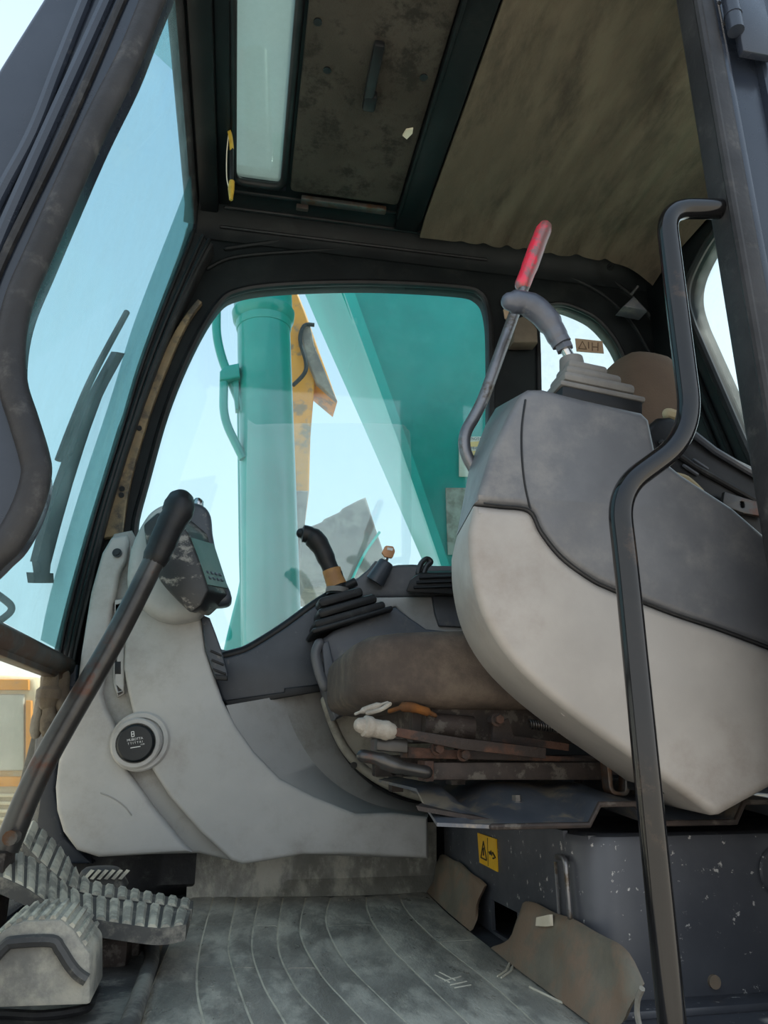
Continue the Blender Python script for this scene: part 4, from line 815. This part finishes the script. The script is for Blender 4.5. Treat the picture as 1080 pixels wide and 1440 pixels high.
finish('joystick_grip', tube(cat(PY([(784, 474), (774, 456), (758, 438), (740, 427), (718, 424)], .875), 4), [.0155]*4+[.018]*4+[.0185]*4+[.017]*4+[.014], 18, 'round'), 'grip_grey', st)
# safety lever
T = thing('safety_lever', 'bent grey steel lever with red grip beside the arm console', 'lever', P(664, 668, Y=.94))
lr = fillet(PY([(690, 700), (645, 622), (676, 572), (700, 505), (740, 395)], .94), .05, 8)
finish('rod', tube(lr, .0088, 14), 'lever_grey', T)
finish('grip', tube(cat(PY([(735, 400), (745, 375), (757, 342), (766, 320)], .94), 4), [.0125]*4+[.0135]*4+[.0130]*4+[.0115], 18, 'round'), 'red_grip', T)

# ================================================================== GRAB HANDLE AT THE DOOR
hb = [(1010, 296), (935, 296), (978, 605), (868, 690), (885, 830), (945, 1440), (957, 1560)]
pts = PY([(1012, 294), (935, 293), (975, 612), (868, 690)], .70)
d = P(945, 1440, Y=.70); pts += [P(880, 790, Y=.70), V((d.x, .70, -.05))]
rr = fillet(pts, .055, 10)
g = finish('grab_handle', tube(rr, .0128, 20), 'handle_paint'); setp(g, 'bent black tubular grab handle with worn paint at the door', 'grab handle')

# ================================================================== SMALL THINGS
T = thing('roof_hatch', 'dark fabric lined roof hatch beside the skylight', 'hatch', V((.19, 1.15, 1.57)))
finish('lining', plateZ([fillet([V((.056, .78, 0)), V((.328, .78, 0)), V((.328, 1.515, 0)), V((.056, 1.515, 0)), V((.056, .78, 0))], .015)[:-1]], 1.583, .016, .005), 'hatch_lining', T)
hp0, hp1 = P(531, 58, Z=1.572), P(521, 140, Z=1.566)
finish('handle', merge(box((hp0+hp1)/2, (.022, (hp1-hp0).length, .018), .005), box(hp1+V((0, .008, .004)), (.028, .04, .022), .006)), 'black', T)
for q in ((460, 98), (596, 108), (447, 30)): finish('lining_stud', disc(P(*q, Z=1.583), (0, 0, -1), .008, .003, 14), 'black', T)
finish('tape_scrap', plateZ([PZ([(566, 190), (571, 182), (581, 180), (580, 187), (572, 195)], 1.581)], 1.579, .004, 0), 'cream_label', T)
# latch linkage at the end of the hatch
T = thing('hatch_latch', 'thin rusty latch bar with brackets at the end of the roof hatch', 'latch', V((.2, 1.53, 1.57)))
finish('bar', tube([P(428, 250, Y=1.525), P(582, 252, Y=1.525)], .004, 8), 'rust_dark', T)
finish('latch_strip', bb(.085, .30, 1.525, 1.545, 1.575, 1.588, .002), 'steel_dark', T)
finish('bracket', box(P(432, 252, Y=1.525), (.03, .02, .022), .003), 'rust_dark', T)
finish('bracket', prism(PY([(572, 245), (598, 250), (600, 264), (570, 258)], 1.52), PY([(572, 245), (598, 250), (600, 264), (570, 258)], 1.54)), 'steel_dark', T)
finish('keeper', box(P(425, 292, Y=1.55), (.03, .012, .014), .002), 'rust_dark', T)
T_ = finish('cable', tube(cat(PY([(440, 284), (480, 287), (530, 286), (560, 275), (585, 258)], 1.545), 5), .005, 8, 'round'), 'black'); setp(T_, 'black cable running under the hatch latch bar', 'cable')
T = thing('wire_harness', 'yellow and black wire connector dangling by the skylight', 'wire', P(322, 180, Y=1.36))
finish('wire', tube(cat(PY([(276, 158), (292, 166), (300, 172)], 1.36), 4), .002, 6), 'black', T)
finish('wire_clip', box(P(297, 171, Y=1.36), (.010, .006, .018), .001), 'rust', T)
finish('yellow_sleeve', tube(cat(PY([(315, 176), (322, 184), (325, 198), (326, 212)], 1.36), 4), .0045, 8), 'yellow_wire', T)
finish('black_sleeve', tube(PY([(326, 210), (326, 235), (326, 258)], 1.36), .0045, 8), 'black', T)
finish('yellow_plug', tube(PY([(326, 255), (325, 266), (325, 281)], 1.36), [.006, .007, .004], 8), 'yellow_wire', T)
finish('wire', tube(cat(PY([(300, 172), (308, 173), (316, 177)], 1.36), 4), .002, 6), 'black', T)
finish('loose_wire', tube(cat(PY([(322, 184), (319, 215), (319, 250), (323, 268)], 1.362), 4), .0012, 6), 'cream_label', T)
# coat hook at the rear corner
T = thing('coat_hook', 'small grey triangular hook plate at the rear roof corner', 'hook', P(892, 425, Y=1.58))
finish('plate', plateY([PY([(877, 430), (892, 416), (911, 437)], 1.57)], 1.57, .05, .004), 'console_dark', T)
finish('pin', tube(cat(PY([(888, 414), (893, 408), (897, 403)], 1.575), 3), .004, 6), 'lever_grey', T)
# paper tags
T = thing('paper_tag', 'torn tan paper tag on the pillar behind the joystick', 'tag', P(712, 432, Y=1.63))
finish('sheet', plateY([PY([(707, 417), (715, 418), (716, 430), (708, 430)], 1.63)], 1.63, .004, 0), 'brown_label', T)
finish('sheet', plateY([PY([(708, 435), (717, 433), (713, 449), (710, 447)], 1.63)], 1.63, .004, 0), 'brown_label', T)
t_ = finish('storage_pouch', plateY([PY([(724, 448), (742, 442), (756, 462), (757, 481), (722, 481)], 1.60)], 1.60, .045, .006), 'brown_card'); setp(t_, 'dull brown pouch hanging on the pillar beside the rear side window', 'pouch')
T = thing('window_sticker', 'brown warning sticker on the small rear side window', 'sticker', P(830, 497, Y=DW+.014))
finish('sheet', plateY([PY([(809, 476), (847, 480), (849, 497), (811, 494)], DW+.014)], DW+.013, .003, 0), 'brown_label', T)
def sm_(pp): return tube(PY(pp, DW+.012), .0016, 6)
finish('printed_mark', merge(sm_([(814, 490), (819, 480), (825, 491), (814, 490)]), sm_([(828, 481), (828, 490)]), sm_([(833, 482), (833, 493)]), sm_([(833, 487.5), (841, 488)]), sm_([(841, 482), (841, 493)])), 'brown_mark', T)
# gloves stuffed into the corner under the crossbar
def glove(name, label, segs, grp):
    T = thing(name, label, 'glove', P(70, 1045, Y=1.5), grp)
    for nm, pp, Y, r in segs: finish(nm, tube(cat(PY(pp, Y), 4), r, 12, 'round'), 'glove_cloth', T)
glove('work_glove', 'dirty brown work glove hanging in the corner under the windshield rail', [('palm', [(70, 952), (69, 970), (67, 985)], 1.47, [.016]*4+[.022]*4+[.018]), ('finger', [(57, 985), (53, 1010), (50, 1032)], 1.48, [.009]*4+[.011]*4+[.009]), ('finger', [(69, 985), (68, 1010), (67, 1030)], 1.47, [.011]*4+[.014]*4+[.011]), ('finger', [(80, 975), (84, 990), (90, 1000)], 1.475, [.008]*4+[.009]*4+[.007])], None)
glove('work_glove', 'second reddish brown glove tucked behind the hanging glove', [('palm', [(88, 950), (86, 975), (82, 1000)], 1.52, [.014]*4+[.018]*4+[.016]), ('finger', [(80, 1000), (76, 1025), (72, 1045)], 1.51, [.010]*4+[.011]*4+[.008])], None)
